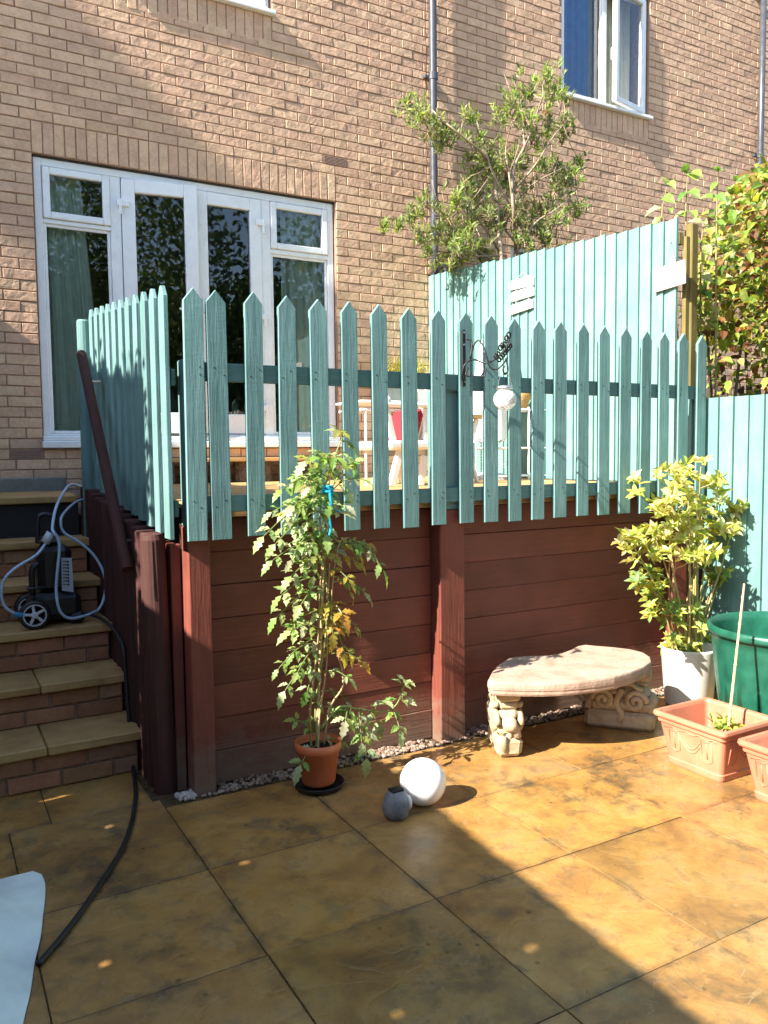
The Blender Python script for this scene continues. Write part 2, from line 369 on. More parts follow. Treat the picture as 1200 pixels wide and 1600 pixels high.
        fs = []
        for i in range(8): fs += [(3*i,3*i+3,3*i+4,3*i+1), (3*i,3*i+2,3*i+5,3*i+3)]
        s.add(vs, fs)
    def mesh(s, name, m, smooth=False):
        me = bpy.data.meshes.new(name); me.from_pydata(s.v, [], s.f); me.materials.append(m)
        if any(c != (1,1,1) for c in s.c):
            at = me.color_attributes.new('Col', 'FLOAT_COLOR', 'POINT')
            at.data.foreach_set('color', [x for c in s.c for x in (*c, 1)])
        if smooth: me.polygons.foreach_set('use_smooth', [True]*len(me.polygons))
        me.update(); return me
    def build(s, name, m, parent=None, smooth=False, loc=None, rot=None):
        return put(name, s.mesh(name, m, smooth), parent, loc, rot)
def put(name, me, parent=None, loc=None, rot=None):
    o = bpy.data.objects.new(name, me); COL.objects.link(o)
    if loc is not None: o.location = loc
    if rot is not None: o.rotation_euler = rot
    if parent is not None:
        o.parent = parent; q = parent; M = Matrix()
        ch = []
        while q: ch.append(q); q = q.parent
        o.matrix_parent_inverse = WORLD[parent.name].inverted()
    Mx = Matrix.Translation(o.location) @ o.rotation_euler.to_matrix().to_4x4()
    WORLD[o.name] = Mx
    return o
WORLD = {}
def thing(name, loc, label, cat, group=None):
    o = put(name, None, None, loc); return tag(o, label, cat, group)
def tag(o, label, cat, group=None):
    o['label'] = label; o['category'] = cat
    if group: o['group'] = group
    return o
def structure(o, label=None): o['kind'] = 'structure'; return o
def stuff(o): o['kind'] = 'stuff'; return o
def rv(a=1): return Vector((random.uniform(-a,a), random.uniform(-a,a), random.uniform(-a,a)))
def jitc(c, a=.15):
    k = random.uniform(1-a, 1+a); return tuple(max(0, x*k*random.uniform(1-a*.5, 1+a*.5)) for x in c)
def spline(pts, n=6):
    P = [Vector(p) for p in pts]; out = []
    for i in range(len(P)-1):
        a = P[max(i-1,0)]; b = P[i]; c = P[i+1]; d = P[min(i+2, len(P)-1)]
        for k in range(n):
            t = k/n; out.append(.5*((2*b)+(c-a)*t+(2*a-5*b+4*c-d)*t*t+(3*b-3*c+d-a)*t**3))
    return out + [P[-1]]

# ================================================================== GROUND AND PATIO
g = MB(); g.box(-150, 150, -150, 150, -.5, -.075); structure(g.build('ground', GROUND))
pb = MB(); pb.box(-1.88, 3.6, -9.4, -2.5, -.07, -.005); patio = structure(pb.build('patio', JOINT))
def slab(x0, x1, y0, y1):
    s = MB(); gp = random.uniform(.0014,.0026)
    s.cb(x0+gp, x1-gp, y0+gp, y1-gp, -.06, random.uniform(-.0010,.0004), .0012, .0008)
    s.build('slab', SLAB, patio)
xs = [.06+.592*k for k in range(-4, 7)]; xs[0] = -1.87; xs[-1] = 3.42
ys = [-3.02, -3.61, -4.185, -4.81, -5.41, -6.01, -6.61, -7.21, -7.81, -8.41, -9.01]
for i in range(len(xs)-1):
    for j in range(len(ys)-1):
        y1 = ys[j] if xs[i] > 0 or j > 0 else -2.93
        slab(xs[i], xs[i+1], ys[j+1], y1)
for a, b in ((-1.87,-.97), (-.97,-.375), (-.375,.03)): slab(a, b, -2.93, -2.50)
# gravel along the foot of the wall
gr = MB()
for i in range(1500):
    x = random.uniform(.15, 3.3); y = -2.9 - random.uniform(0, .105); r = random.uniform(.005, .012)
    if -2.985 < y and (.17 < x < .32 or 1.45 < x < 1.65): continue
    gr.col = random.choice([(.20,.13,.09), (.26,.19,.14), (.15,.10,.075), (.31,.25,.20), (.22,.12,.08)])
    gr.sphere((x, y, r*.4+random.uniform(-.006,.004)), r, 6, 4, (random.uniform(.7,1.4), random.uniform(.7,1.3), random.uniform(.5,.9)))
for i in range(70):
    x = random.uniform(.13, .2); y = random.uniform(-2.99,-2.93); r = random.uniform(.006, .015); gr.col = random.choice([(.5,.45,.4),(.4,.34,.3)])
    gr.sphere((x, y, r*.5), r, 6, 4)
o = stuff(gr.build('gravel', PEBBLE)); tag(o, 'strip of pale pinkish gravel along the foot of the brown boarding', 'gravel')

# ================================================================== HOUSE
house = thing('brick_house', (3, 0, 0), 'buff brick house with white patio doors and upstairs windows', 'house')
OPEN = [(0, 2.4, 1.543, 3.643), (.617, 1.847, 5.03, 6.3), (4.937, 6.167, 5.03, 6.3), (4.30, 6.10, 2.40, 3.52)]
WX0, WX1, WZ0, WZ1 = -1.7, 10.2, .0, 7.2
bx = sorted({WX0, WX1, *[a for o_ in OPEN for a in o_[:2]]}); bz = sorted({WZ0, WZ1, *[a for o_ in OPEN for a in o_[2:]]})
wm = MB()
for i in range(len(bx)-1):
    for j in range(len(bz)-1):
        cx, cz = (bx[i]+bx[i+1])/2, (bz[j]+bz[j+1])/2
        if not any(a < cx < b and c < cz < d for a, b, c, d in OPEN): wm.box(bx[i], bx[i+1], 0, .26, bz[j], bz[j+1])
wall = wm.build('wall', MORTAR, house)
SOLD = [(0, 2.4, 3.643, 3.868), (.617, 1.847, 4.805, 5.03), (4.937, 6.167, 4.805, 5.03)]
SKIP = OPEN + SOLD + [(2.29, 2.515, 3.943, 4.018), (-.225, 0, 1.468, 1.543), (2.85, 3.075, 1.468, 1.543)]
BC = [(.61,.412,.28), (.63,.43,.29), (.60,.395,.27), (.61,.405,.285), (.64,.445,.30), (.59,.385,.27)]
bricks = []
def brick_run(z0, x0, x1, start, parity):
    L0 = .225; x = start - (L0/2 if parity else 0)
    while x > x0: x -= L0
    while x < x1 - .01:
        a, b = max(x, x0), min(x+L0, x1)
        if b - a > .03: bricks.append((a, b, z0, z0+.075))
        x += L0
nC = int((WZ1-1.018)/.075)
for k in range(nC):
    z0 = 1.018 + .075*k; zc = z0+.037; kk = k-7
    cuts = sorted([(a, b) for a, b, c, d in SKIP if c < zc < d])
    segs = []; x = WX0
    for a, b in cuts: segs.append((x, a)); x = b
    segs.append((x, WX1))
    for a, b in segs:
        # the movement joint behind the downpipe
        parts_ = [(a, min(b, 3.335)), (max(a, 3.335), b)] if a < 3.335 < b else [(a, b)]
        for (p0, p1) in parts_:
            if p1 - p0 < .02: continue
            if p1 <= 0.001: st, par = 0, kk % 2
            elif p0 >= 3.33: st, par = 3.335, kk % 2
            else: st, par = 2.4, (kk+1) % 2
            brick_run(z0, p0, p1, st, par)
for a, b, c, d in SOLD:
    n = round((b-a)/.075); w_ = (b-a)/n
    for i in range(n): bricks.append((a+i*w_, a+(i+1)*w_, c, d))
def proj(P):
    q = Vector(P) - CAM; dz = q.dot(fwd); return (600+FPX*q.dot(cr)/dz, 800-FPX*q.dot(cu)/dz, dz)
def size_in_view(b):
    u, v, d = proj(((b[0]+b[1])/2, 0, (b[2]+b[3])/2))
    if not (5 < u < 1195 and 5 < v < 740): return 0
    if 130 < u < 1110 and v > 480: return 0
    if u > 668 and v > 430-(u-668)*.23: return 0
    return (b[1]-b[0])*(b[3]-b[2])/d/d
bricks.sort(key=size_in_view, reverse=True)
def add_brick(m, b):
    a, c, z0, z1 = b; j = .0045
    k_ = random.uniform(.90,1.06); m.col = tuple(x*k_ for x in random.choice(BC))
    f = random.uniform(-.0015, .003)
    m.cb(a+j, c-j, -.0062-f, .02, z0+j, z1-j, .0025, .0014)
for b in bricks[:300]:
    m = MB(); add_brick(m, b); m.build('brick', BRICK, wall)
rest = MB()
for b in bricks[300:]: add_brick(rest, b)
stuff(rest.build('bricks', BRICK, wall))
# air bricks
def air_brick(x0, x1, z0, z1):
    m = MB(); m.box(x0+.004, x1-.004, .008, .02, z0+.004, z1-.004); v_ = m.build('air_brick', BLACKHOLE, house)
    s = MB(); n = 5
    for i in range(n+1):
        z = z0+.006+(z1-z0-.018)*i/n; s.cb(x0+.004, x1-.004, -.008, .012, z, z+.006, .001)
    for i in range(3):
        x = x0+.006+(x1-x0-.018)*i/2; s.cb(x, x+.006, -.0065, .012, z0+.005, z1-.005, .001)
    s.build('grille', mat('vent_clay', (.30,.20,.16), .8), v_)
air_brick(2.29, 2.515, 3.943, 4.018); air_brick(-.225, 0, 1.468, 1.543); air_brick(2.85, 3.075, 1.468, 1.543)

def frame(m, x0, x1, z0, z1, w_, y0, y1, ch=.004, wb=None):
    wb = wb or w_
    m.cb(x0, x0+w_, y0, y1, z0, z1, ch); m.cb(x1-w_, x1, y0, y1, z0, z1, ch)
    m.cb(x0+w_+.0005, x1-w_-.0005, y0+.001, y1-.001, z1-w_, z1, ch); m.cb(x0+w_+.0005, x1-w_-.0005, y0+.001, y1-.001, z0, z0+wb, ch)
def pane(x0, x1, z0, z1, y, parent, name='pane'):
    m = MB(); m.add([(x0,y,z0),(x1,y,z0),(x1,y,z1),(x0,y,z1)], [(0,1,2,3)]); return m.build(name, GLASS, parent)
# ---- patio doors
pd = MB(); Y0 = .035; Y1 = .105
frame(pd, .008, 2.392, 1.60, 3.632, .055, Y0, Y1)
pd.cb(.535, .615, Y0+.002, Y1, 1.656, 3.576, .004); pd.cb(1.735, 1.815, Y0+.002, Y1, 1.656, 3.576, .004)
pd.cb(.0635, .5345, Y0+.003, Y1, 3.175, 3.205, .003); pd.cb(1.8155, 2.3365, Y0+.003, Y1, 3.155, 3.19, .003)
patio_door = pd.build('patio_door', WHITE, house)
sl = MB(); sl.cb(-.012, 2.412, -.05, .11, 1.548, 1.599, .006); sl.cb(-.002, 2.402, -.028, .03, 1.6, 1.635, .006); sl.build('sill', WHITE, patio_door)
hd = MB(); hd.box(0, 2.4, .02, .12, 3.6325, 3.642); hd.build('head_seal', SEAL, patio_door)
def sash(name, x0, x1, z0, z1, y, bw, parent, wb=None, depth=.055):
    m = MB(); frame(m, x0, x1, z0, z1, bw, y, y+depth, .006, wb); s = m.build(name, WHITE, parent); return s
for a, b, c, d in ((.066,.533,3.208,3.572), (1.818,2.334,3.193,3.572)):
    s = sash('top_light', a, b, c, d, .022, .05, patio_door); pane(a+.045, b-.045, c+.045, d-.045, .05, patio_door, 'pane')
for a, b, c, d in ((.064,.534,1.656,3.175), (1.816,2.336,1.656,3.155)):
    m = MB(); frame(m, a, b, c, d, .022, .05, .075, .004); m.build('glazing_bead', WHITE, patio_door); pane(a+.02, b-.02, c+.02, d-.02, .065, patio_door)
def leaf_door(x0, x1, hinge_left, ang):
    w_ = x1-x0; m = MB(); frame(m, 0, w_, 1.66, 3.572, .098, 0, .062, .006, .16)
    hx = x0 if hinge_left else x1
    if not hinge_left: m.v = [(x-w_, y, z) for x, y, z in m.v]
    R_ = (0, 0, rad(-ang if hinge_left else ang))
    d = m.build('door_leaf', WHITE, patio_door, loc=(hx, .025, 0), rot=R_)
    p = MB(); e = 0 if hinge_left else -w_
    p.add([(e+.09,.03,1.81),(e+w_-.09,.03,1.81),(e+w_-.09,.03,3.48),(e+.09,.03,3.48)], [(0,1,2,3)]); p.build('door_pane', GLASS, patio_door, loc=(hx, .025, 0), rot=R_)
    h = MB(); hx2 = (e+w_-.05) if hinge_left else (e+.05)
    h.cb(hx2-.016, hx2+.016, -.012, .0, 2.48, 2.72, .004); h.tube([(hx2,-.012,2.62),(hx2,-.05,2.62),(hx2+(-.11 if hinge_left else .11),-.052,2.615)], .009, 8)
    h.build('door_handle', WHITE, patio_door, loc=(hx, .025, 0), rot=R_)
    for z in (1.85, 2.6, 3.36):
        k = MB(); k.cb(-.035, .05, -.022, -.0005, z, z+.045, .004); k.tube([(-.012,-.02,z-.06),(-.012,-.02,z+.05)], .011, 10)
        if not hinge_left: k.v = [(-x, y, z_) for x, y, z_ in k.v]
        k.build('hinge', WHITE, patio_door, loc=(hx, .024, 0))
leaf_door(.617, 1.178, True, 9); leaf_door(1.182, 1.733, False, 0)
# rooms behind the glass
def room(x0, x1, z0, z1, depth):
    m = MB(); y0, y1 = .27, depth
    m.add([(x0,y0,z0),(x1,y0,z0),(x1,y1,z0),(x0,y1,z0),(x0,y0,z1),(x1,y0,z1),(x1,y1,z1),(x0,y1,z1)], [(0,1,2,3),(7,6,5,4),(1,5,6,2),(2,6,7,3),(3,7,4,0)])
    m.build('interior', ROOM, house)
room(-.6, 3.0, 1.5, 3.9, 4.2); room(.2, 2.4, 4.6, 6.9, 3.5); room(4.5, 6.6, 4.6, 6.9, 3.5); room(4.0, 6.4, 2.0, 3.8, 3.5)
def curtain(x0, x1, z0, z1, y, m_, amp, waves, label, flare=0, cat='curtain'):
    m = MB(); n = 60; zz = [z0, z0+(z1-z0)*.2, z0+(z1-z0)*.5, z1]; vs = []
    for j, z in enumerate(zz):
        for i in range(n+1):
            t_ = i/n; x = x0+(x1-x0)*t_ + flare*(1-(z-z0)/(z1-z0))*t_
            vs.append((x, y+amp*math.sin(t_*waves*6.28+.5*math.sin(t_*9+j))+amp*.4*math.sin(t_*waves*14.1), z))
    m.add(vs, [(j*(n+1)+i, j*(n+1)+i+1, (j+1)*(n+1)+i+1, (j+1)*(n+1)+i) for j in range(3) for i in range(n)])
    o_ = m.build('curtain', m_, None, True); tag(o_, label, cat); return o_
curtain(.05, .34, 1.62, 3.6, .145, CURT, .02, 4, 'pale green curtain behind the left side light of the patio doors', .14)
curtain(1.95, 2.36, 1.62, 3.6, .145, CURT, .022, 5, 'pale green curtain behind the right side light of the patio doors', 0)
curtain(4.99, 5.40, 5.05, 6.4, .125, CURTB, .02, 4, 'bright blue curtain inside the upstairs window with the open sash')
curtain(5.43, 5.52, 5.05, 6.4, .19, CREAMC, .012, 2, 'narrow cream curtain edge beside the blue curtain upstairs')
curtain(5.72, 6.1, 5.05, 6.4, .22, CREAMC, .015, 4, 'cream curtain inside the open half of the upstairs window')
# ---- upstairs windows
def upstairs(x0, x1, opened):
    m = MB(); z0, z1 = 5.062, 6.29; frame(m, x0+.01, x1-.01, z0, z1, .045, .03, .1)
    xm = (x0+x1)/2; m.cb(xm-.03, xm+.03, .032, .098, z0+.0455, z1-.0455, .004)
    wdw = m.build('window', WHITE, house)
    s = MB(); s.cb(x0-.02, x1+.02, -.055, .10, 5.03, 5.061, .005); s.build('window_sill', WHITE, wdw)
    b = MB(); frame(b, x0+.056, xm-.031, z0+.046, z1-.046, .022, .045, .07, .004); b.build('glazing_bead', WHITE, wdw)
    pane(x0+.07, xm-.04, z0+.06, z1-.06, .06, wdw)
    w_ = x1-.05-xm-.02; f = MB(); frame(f, -w_, 0, z0+.03, z1-.03, .055, 0, .055, .006)
    R_ = (0, 0, rad(opened)); hx = x1-.045
    f.build('sash', WHITE, wdw, loc=(hx, .0, 0), rot=R_)
    p = MB(); p.add([(-w_+.05,.028,z0+.08),(-.05,.028,z0+.08),(-.05,.028,z1-.08),(-w_+.05,.028,z1-.08)], [(0,1,2,3)]); p.build('sash_pane', GLASS, wdw, loc=(hx, .0, 0), rot=R_)
    h = MB(); h.cb(-w_+.008, -w_+.03, .055, .075, 5.52, 5.64, .003); h.build('window_handle', WHITE, wdw, loc=(hx, 0, 0), rot=R_)
upstairs(4.937, 6.167, 11); upstairs(.617, 1.847, 0)
# neighbour's ground floor window, seen only along its head
m = MB(); frame(m, 4.31, 6.09, 2.42, 3.51, .05, .03, .1); m.cb(5.15, 5.21, .032, .098, 2.4705, 3.4595, .004); nw = m.build('window', WHITE, house)
pane(4.37, 5.14, 2.48, 3.45, .06, nw); pane(5.22, 6.03, 2.48, 3.45, .06, nw)
# ---- downpipes
def downpipe(x, z0, z1, shoe, brackets):
    m = MB(); r = .034; pts = [(x, -.072, z1), (x, -.072, z0)]
    if shoe: pts += [(x+.03, -.073, z0-.09), (x+.12, -.08, z0-.2), (x+.16, -.08, z0-.6)]
    m.tube(spline(pts, 4) if shoe else pts, r, 14); d = m.build('downpipe', PIPE, house, True)
    for z in brackets:
        k = MB(); k.tube([(x,-.072,z-.03),(x,-.072,z+.03)], .041, 14); k.cb(x-.075, x+.05, -.05, -.012, z-.014, z+.014, .003); k.build('bracket', PIPE, d)
downpipe(3.365, 3.33, 7.2, True, (3.75, 4.86, 6.1)); downpipe(7.955, 3.1, 7.2, False, (4.95, 6.75))

# ================================================================== DECK, RETAINING BOARDS, FENCES
DZ = 1.275
deck = thing('raised_deck', (1.8, -1.5, 0), 'raised timber deck faced with red brown boarding', 'deck')
y = -2.955; i = 0
while y < -.10:
    m = MB(); m.cb(.20, 3.27, y+.003, y+.117, DZ-.028, DZ+random.uniform(-.001,.001), .003); m.build('deck_board', DECKW, deck); y += .12
m = MB(); m.cb(.20, 3.27, -2.965, -2.925, 1.205, DZ-.03, .004); m.build('edge_joist', DECKW, deck)
m = MB(); m.box(.25, 3.25, -2.80, -.02, .0, DZ-.03); m.build('substructure', SOIL, deck)
for (x0, x1) in ((.302, 1.474), (1.632, 3.20)):
    for k in range(8):
        m = MB(); z = .15*k; dy = random.uniform(-.003,.003)
        m.cb(x0, x1, -2.895+dy, -2.86, z+.001, z+.1493, .0028, .001); m.build('retaining_board', BROWNX, deck)
def rail_post(x0, x1, y0, y1, z1, top_m, zsplit=1.13):
    m = MB(); m.cb(x0, x1, y0, y1, -.05, zsplit, .005); p = m.build('post', BROWNZ, deck)
    m = MB(); m.cb(x0+.002, x1-.002, y0+.002, y1-.002, zsplit+.0005, z1, .005); m.build('post_top', top_m, deck)
rail_post(.198, .296, -2.978, -2.88, 1.88, TEAL, 1.17); rail_post(1.478, 1.630, -2.978, -2.86, 1.79, TEAL, 1.19)
m = MB(); m.cb(3.20, 3.31, -2.97, -2.86, -.05, 1.13, .005); m.build('post', BROWNZ, deck)
m = MB(); m.cb(.155, .2, -2.86, -.3, -.02, 1.09, .004); m.build('side_board', BROWNZ, deck)

def picket_mesh(w_, h, tip, t_, m_, name='picket', flat=.0):
    b = MB(); o_ = [(-w_/2,0),(w_/2,0),(w_/2,h-tip),(flat,h),(-flat,h),(-w_/2,h-tip)] if flat else [(-w_/2,0),(w_/2,0),(w_/2,h-tip),(0,h),(-w_/2,h-tip)]
    b.prism(o_, Matrix.Rotation(rad(90), 4, 'X'), t_, .0025); return b.mesh(name, m_)
PK = [picket_mesh(w_, 1.052, .052, .02, TEAL) for w_ in (.083, .086, .081)]
ff = thing('picket_fence', (1.78, -2.99, 1.12), 'teal pointed picket fence along the front edge of the deck', 'fence')
pxs = [.232,.338,.495,.650,.810,.966,1.124,1.288,1.450,1.618,1.771,1.927,2.080,2.236,2.400,2.558,2.720,2.882,3.036,3.195,3.355]
for i, x in enumerate(pxs):
    put('picket', PK[i % 3], ff, (x, -2.982-.0175, 1.118+random.uniform(-.004,.004)), (0, rad(random.uniform(-.35,.35)), 0))
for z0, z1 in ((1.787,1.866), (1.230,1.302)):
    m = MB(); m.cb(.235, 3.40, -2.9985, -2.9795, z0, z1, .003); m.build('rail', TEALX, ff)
m = MB()
for x in pxs:
    for z in (1.812,1.842,1.255,1.282):
        dx = random.uniform(.012,.028)*random.choice((-1,1)); m.tube([(x+dx,-3.0205,z),(x+dx,-3.0185,z)], .0032, 6)
stuff(m.build('nail_heads', BLACKI, ff))
# teal end post by the low fence
m = MB(); m.cb(3.335, 3.40, -2.965, -2.90, 1.14, 1.80, .004); m.build('end_post', TEAL, ff)

sf = thing('picket_fence', (.15, -2.1, 1.15), 'teal picket fence beside the steps, upper part sunlit and lower part shaded', 'fence')
PS = [picket_mesh(w_, 1.05, .045, .02, TEAL, flat=.008) for w_ in (.084, .08)]
for i in range(11):
    yy = -2.955+.16*i; k = (yy+2.955)/1.65
    put('picket', PS[i % 2], sf, (.138, yy, 1.125+.165*k), (0, 0, rad(-90)))
for z0 in (1.25, 1.80):
    m = MB(); m.bar((.158, -2.97, z0), (.158, -1.28, z0+.165), .07, .02, .003, (1,0,0)); m.build('rail', TEALX, sf)
m = MB(); m.tube([(.098,-1.27,1.0),(.098,-1.27,2.275),(.098,-1.27,2.285)], [.042,.042,.036], 16); m.build('end_post', TEAL, sf)

# palisade of upright logs beside the steps
pal = thing('log_palisade', (.09, -2.1, 0), 'dark red brown palisade of upright round logs beside the steps', 'palisade')
yy = -2.735; k = 0
while yy < -1.2:
    r = random.uniform(.046,.052); zt = 1.125+.165*(yy+2.83)/1.5+random.uniform(-.012,.012); xx = .108+random.uniform(-.005,.005)
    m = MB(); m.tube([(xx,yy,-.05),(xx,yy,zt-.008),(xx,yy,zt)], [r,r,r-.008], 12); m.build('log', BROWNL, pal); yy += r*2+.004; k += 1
m = MB(); m.tube([(.110,-2.838,-.05),(.086,-2.838,1.115),(.085,-2.838,1.138)], [.051,.050,.040], 18); np_ = m.build('gate_post', BROWNL, pal)
m = MB(); m.bar((.073,-2.888,.86), (.0715,-2.886,1.11), .0035, .003, .0005); m.build('crack', BLACKHOLE, np_)
# handrail
hr = MB(); A = PX(127, 552, .02); B = PX(199, 890, .02)
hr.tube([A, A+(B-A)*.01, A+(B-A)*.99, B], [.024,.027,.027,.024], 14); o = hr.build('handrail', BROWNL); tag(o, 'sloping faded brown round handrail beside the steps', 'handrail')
m = MB()
for t_ in (.12, .86):
    q = A.lerp(B, t_); m.tube([q+Vector((0,0,-.02)), q+Vector((.04,.0,-.035)), q+Vector((.075,.01,-.03))], .006, 8)
m.build('rail_bracket', STEEL, o)

# ================================================================== STEPS
st = thing('garden_steps', (-.6, -2.0, 0), 'brick garden steps with buff stone treads', 'steps')
SB = [(.34,.165,.085), (.38,.19,.10), (.30,.14,.075), (.35,.185,.11)]
YF = [-2.555, -2.25, -1.95, -1.65, -1.36]
for k, yf in enumerate(YF):
    z0 = .2*k
    m = MB(); m.box(-1.5, .055, yf+.012, yf+.42 if k < 4 else -1.1, z0-.01, z0+.155); m.build('riser_core', MORTAR, st)
    for c_ in range(2):
        x = .055 - (.11 if c_ == k % 2 else .0)
        if c_ == k % 2: segs = [(-.058, .055)]; x = -.058
        else: segs = []; x = .055
        while x > -1.5: segs.append((x-.225, x)); x -= .225
        for a, b in segs:
            q = MB(); q.col = jitc(random.choice(SB), .12); q.cb(a+.005, b-.005, yf-random.uniform(0,.004), yf+.1, z0+.002+.077*c_+.004, z0+.002+.077*c_+.071, .003, .0015); q.build('brick', BRICK, st)
    jx = [-1.5, -.97+.02*k, -.34+.015*k, .075]
    if k > 1: jx = [-1.5, -.8, .075]
    for a, b in zip(jx, jx[1:]):
        q = MB(); q.cb(a+.002, b-.002, yf-.03, yf+.33 if k < 4 else -1.1, z0+.157, z0+.2+random.uniform(-.002,.002), .006, .002); q.build('tread', TREAD, st)
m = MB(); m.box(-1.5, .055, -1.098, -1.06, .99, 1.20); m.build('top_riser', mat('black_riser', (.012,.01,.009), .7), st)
q = MB(); q.cb(-1.5, .045, -1.13, -.72, 1.203, 1.245, .006); q.build('tread', TREAD, st)
t_ = MB(); t_.box(-1.7, .10, -.72, -.05, 1.15, 1.238); t_.box(-1.7,-1.5,-2.6,-.72,.9,1.2); structure(t_.build('terrace', TREAD))
m = MB(); m.cb(-1.7, .14, -.05, -.01, 1.2, 1.335, .006); o = m.build('plinth', mat('grey_render', nodes=m_concrete((.10,.10,.09), (.16,.16,.14), (.2,.2,.18))), house)
# wooden door step with log legs, in front of the patio doors
ds = thing('door_step', (1.3, -.3, DZ), 'timber step on short log legs below the patio doors', 'step')
m = MB(); m.cb(.35, 2.15, -.46, -.25, 1.435, 1.465, .004); m.build('plank', DECKW, ds)
m = MB(); m.cb(.35, 2.15, -.245, -.03, 1.435, 1.465, .004); m.build('plank', DECKW, ds)
x = .42
while x < 2.12:
    m = MB(); r = random.uniform(.05,.06); m.tube([(x,-.36,DZ),(x,-.36,1.434)], r, 12); m.build('log_leg', TREEB, ds); x += .19

# ================================================================== TALL FENCE ON THE RIGHT OF THE DECK
tf = thing('board_fence', (3.35, -1.4, 1.1), 'tall pale seafoam board fence closing the right side of the deck', 'fence')
n = 28
for i in range(n):
    ya, yb = -.01-2.83*i/n, -.01-2.83*(i+1)/n
    zt = 3.105-.205*(i+.5)/n+random.uniform(-.006,.006)
    m = MB(); d = random.uniform(-.0015,.0015)
    # feather edged: thick edge overlaps the neighbour's thin edge
    vs = [(3.326+d, yb+.002, 1.28), (3.346, yb+.002, 1.28), (3.346, ya-.002, 1.28), (3.338+d, ya-.002, 1.28)]
    hi = [(a, b, zt) for a, b, _ in vs]
    m.add(vs+hi, [(0,1,2,3)[::-1],(4,5,6,7),(0,1,5,4),(1,2,6,5),(2,3,7,6),(3,0,4,7)]); m.f = [f[::-1] for f in m.f]
    m.build('board', TEALL, tf)
for z in (1.45, 2.1, 2.75):
    m = MB(); m.cb(3.3495, 3.39, -2.84, -.02, z, z+.075, .003); m.build('rail', OLIVE, tf)
m = MB(); m.cb(3.425, 3.485, -2.875, -2.815, -.05, 2.88, .005); m.build('end_post', OLIVE, tf)
m = MB(); m.cb(3.392, 3.424, -2.86, -2.83, 1.9, 2.80, .003); m.build('post_cleat', OLIVE, tf)
# low fence
lf = thing('board_fence', (3.43, -4.6, 0), 'low pale seafoam board fence behind the green bin', 'fence')
yb = -2.99
while yb > -7.2:
    m = MB(); w_ = .1025; d = random.uniform(-.0015,.0015); zt = 1.795+random.uniform(-.004,.003)-.01*(-3-yb)*.2
    ya = yb; yb -= w_
    vs = [(3.416+d, yb+.002, .02), (3.436, yb+.002, .02), (3.436, ya-.002, .02), (3.428+d, ya-.002, .02)]
    m.add(vs+[(a, b, zt) for a, b, _ in vs], [(0,1,2,3)[::-1],(4,5,6,7),(0,1,5,4),(1,2,6,5),(2,3,7,6),(3,0,4,7)]); m.f = [f[::-1] for f in m.f]
    m.build('board', TEALL, lf)
for z in (.35, 1.45):
    m = MB(); m.cb(3.4395, 3.48, -7.2, -3.0, z, z+.07, .003); m.build('rail', OLIVE, lf)
# neighbour's dark fence beyond
nf = thing('slat_fence', (5.6, -2.5, 0), 'dark brown slatted fence behind the red leaved hedge', 'fence')
for i in range(22):
    yy = -4.3+.165*i; m = MB(); m.cb(5.58, 5.6, yy, yy+.11, .0, 2.05, .003); m.build('slat', DARKW, nf)
for z in (.5, 1.6):
    m = MB(); m.cb(5.6005, 5.64, -4.3, -.7, z, z+.08, .003); m.build('rail', DARKW, nf)
# boundary fence on the left, outside the frame, that shades the patio (with knot holes)
bf = thing('boundary_fence', (-1.9, -5.8, 0), 'weathered close board fence on the left side of the patio', 'fence')
holes = []
for u, v in ((171,1291),(383,1347),(485,1389),(165,1505),(174,1566),(364,1498),(831,1481),(624,1583)):
    gp_ = PZ(u, v, 0); holes.append((gp_.y+SUN_D.y/SUN_D.x*(-1.9-gp_.x), SUN_D.z/SUN_D.x*(-1.9-gp_.x)))
yy = -2.86
while yy > -9:
    y0, y1 = yy-.149, yy; hs = sorted([h for h in holes if y0+.02 < h[0] < y1-.02], key=lambda h: h[1]); m = MB(); z = 0
    for (hy, hz) in hs:
        r = .013; m.box(-1.912, -1.895, y0, y1, z, hz-r); m.box(-1.912, -1.895, y0, hy-r, hz-r, hz+r); m.box(-1.912, -1.895, hy+r, y1, hz-r, hz+r); z = hz+r
    m.box(-1.912, -1.895, y0, y1, z, 2.36-.066*(-2.86-yy)); m.build('board', GREYW, bf); yy -= .15
m = MB(); m.box(-1.94, -1.9125, -9, -2.86, .4, .5); m.box(-1.94, -1.9125, -9, -2.86, 1.72, 1.82); m.build('rails', GREYW, bf)

# ================================================================== CURVED STONE BENCH
bench = thing('stone_bench', (2.05, -3.3, 0), 'curved cast stone garden bench on two carved legs', 'bench')
ol = [(762,1062),(768,1050),(779,1038),(797,1027),(818,1025),(840,1024),(862,1023),(878,1020),(893,1014),(903,1009),(914,1007),(935,1009),(960,1011),(985,1014),(1005,1019),(1016,1026),(1018,1034),(1006,1042),(985,1050),(960,1057),(930,1062),(905,1065),(880,1067),(850,1068),(820,1068),(790,1067),(770,1066)]
pts = [PZ(u, v, .385) for u, v in ol]; area = sum(pts[i-1].x*pts[i].y-pts[i].x*pts[i-1].y for i in range(len(pts)))
if area < 0: pts = pts[::-1]
cx_, cy_ = sum(p.x for p in pts)/len(pts), sum(p.y for p in pts)/len(pts)
nP = len(pts); prof = [(.90,.318,0), (.965,.320,0), (.985,.330,0), (.985,.343,0), (1.0,.348,0), (1.005,.360,0), (1.0,.376,0), (.985,.3835,0), (.955,.3855,0), (.6,.386,0)]
def inset(k):
    out = []
    for i, p in enumerate(pts):
        t_ = (pts[(i+1) % nP]-pts[i-1]).normalized(); nn = Vector((t_.y, -t_.x, 0)); out.append(p + nn*(k-1)*.22)
    return out
m = MB(); vs = []
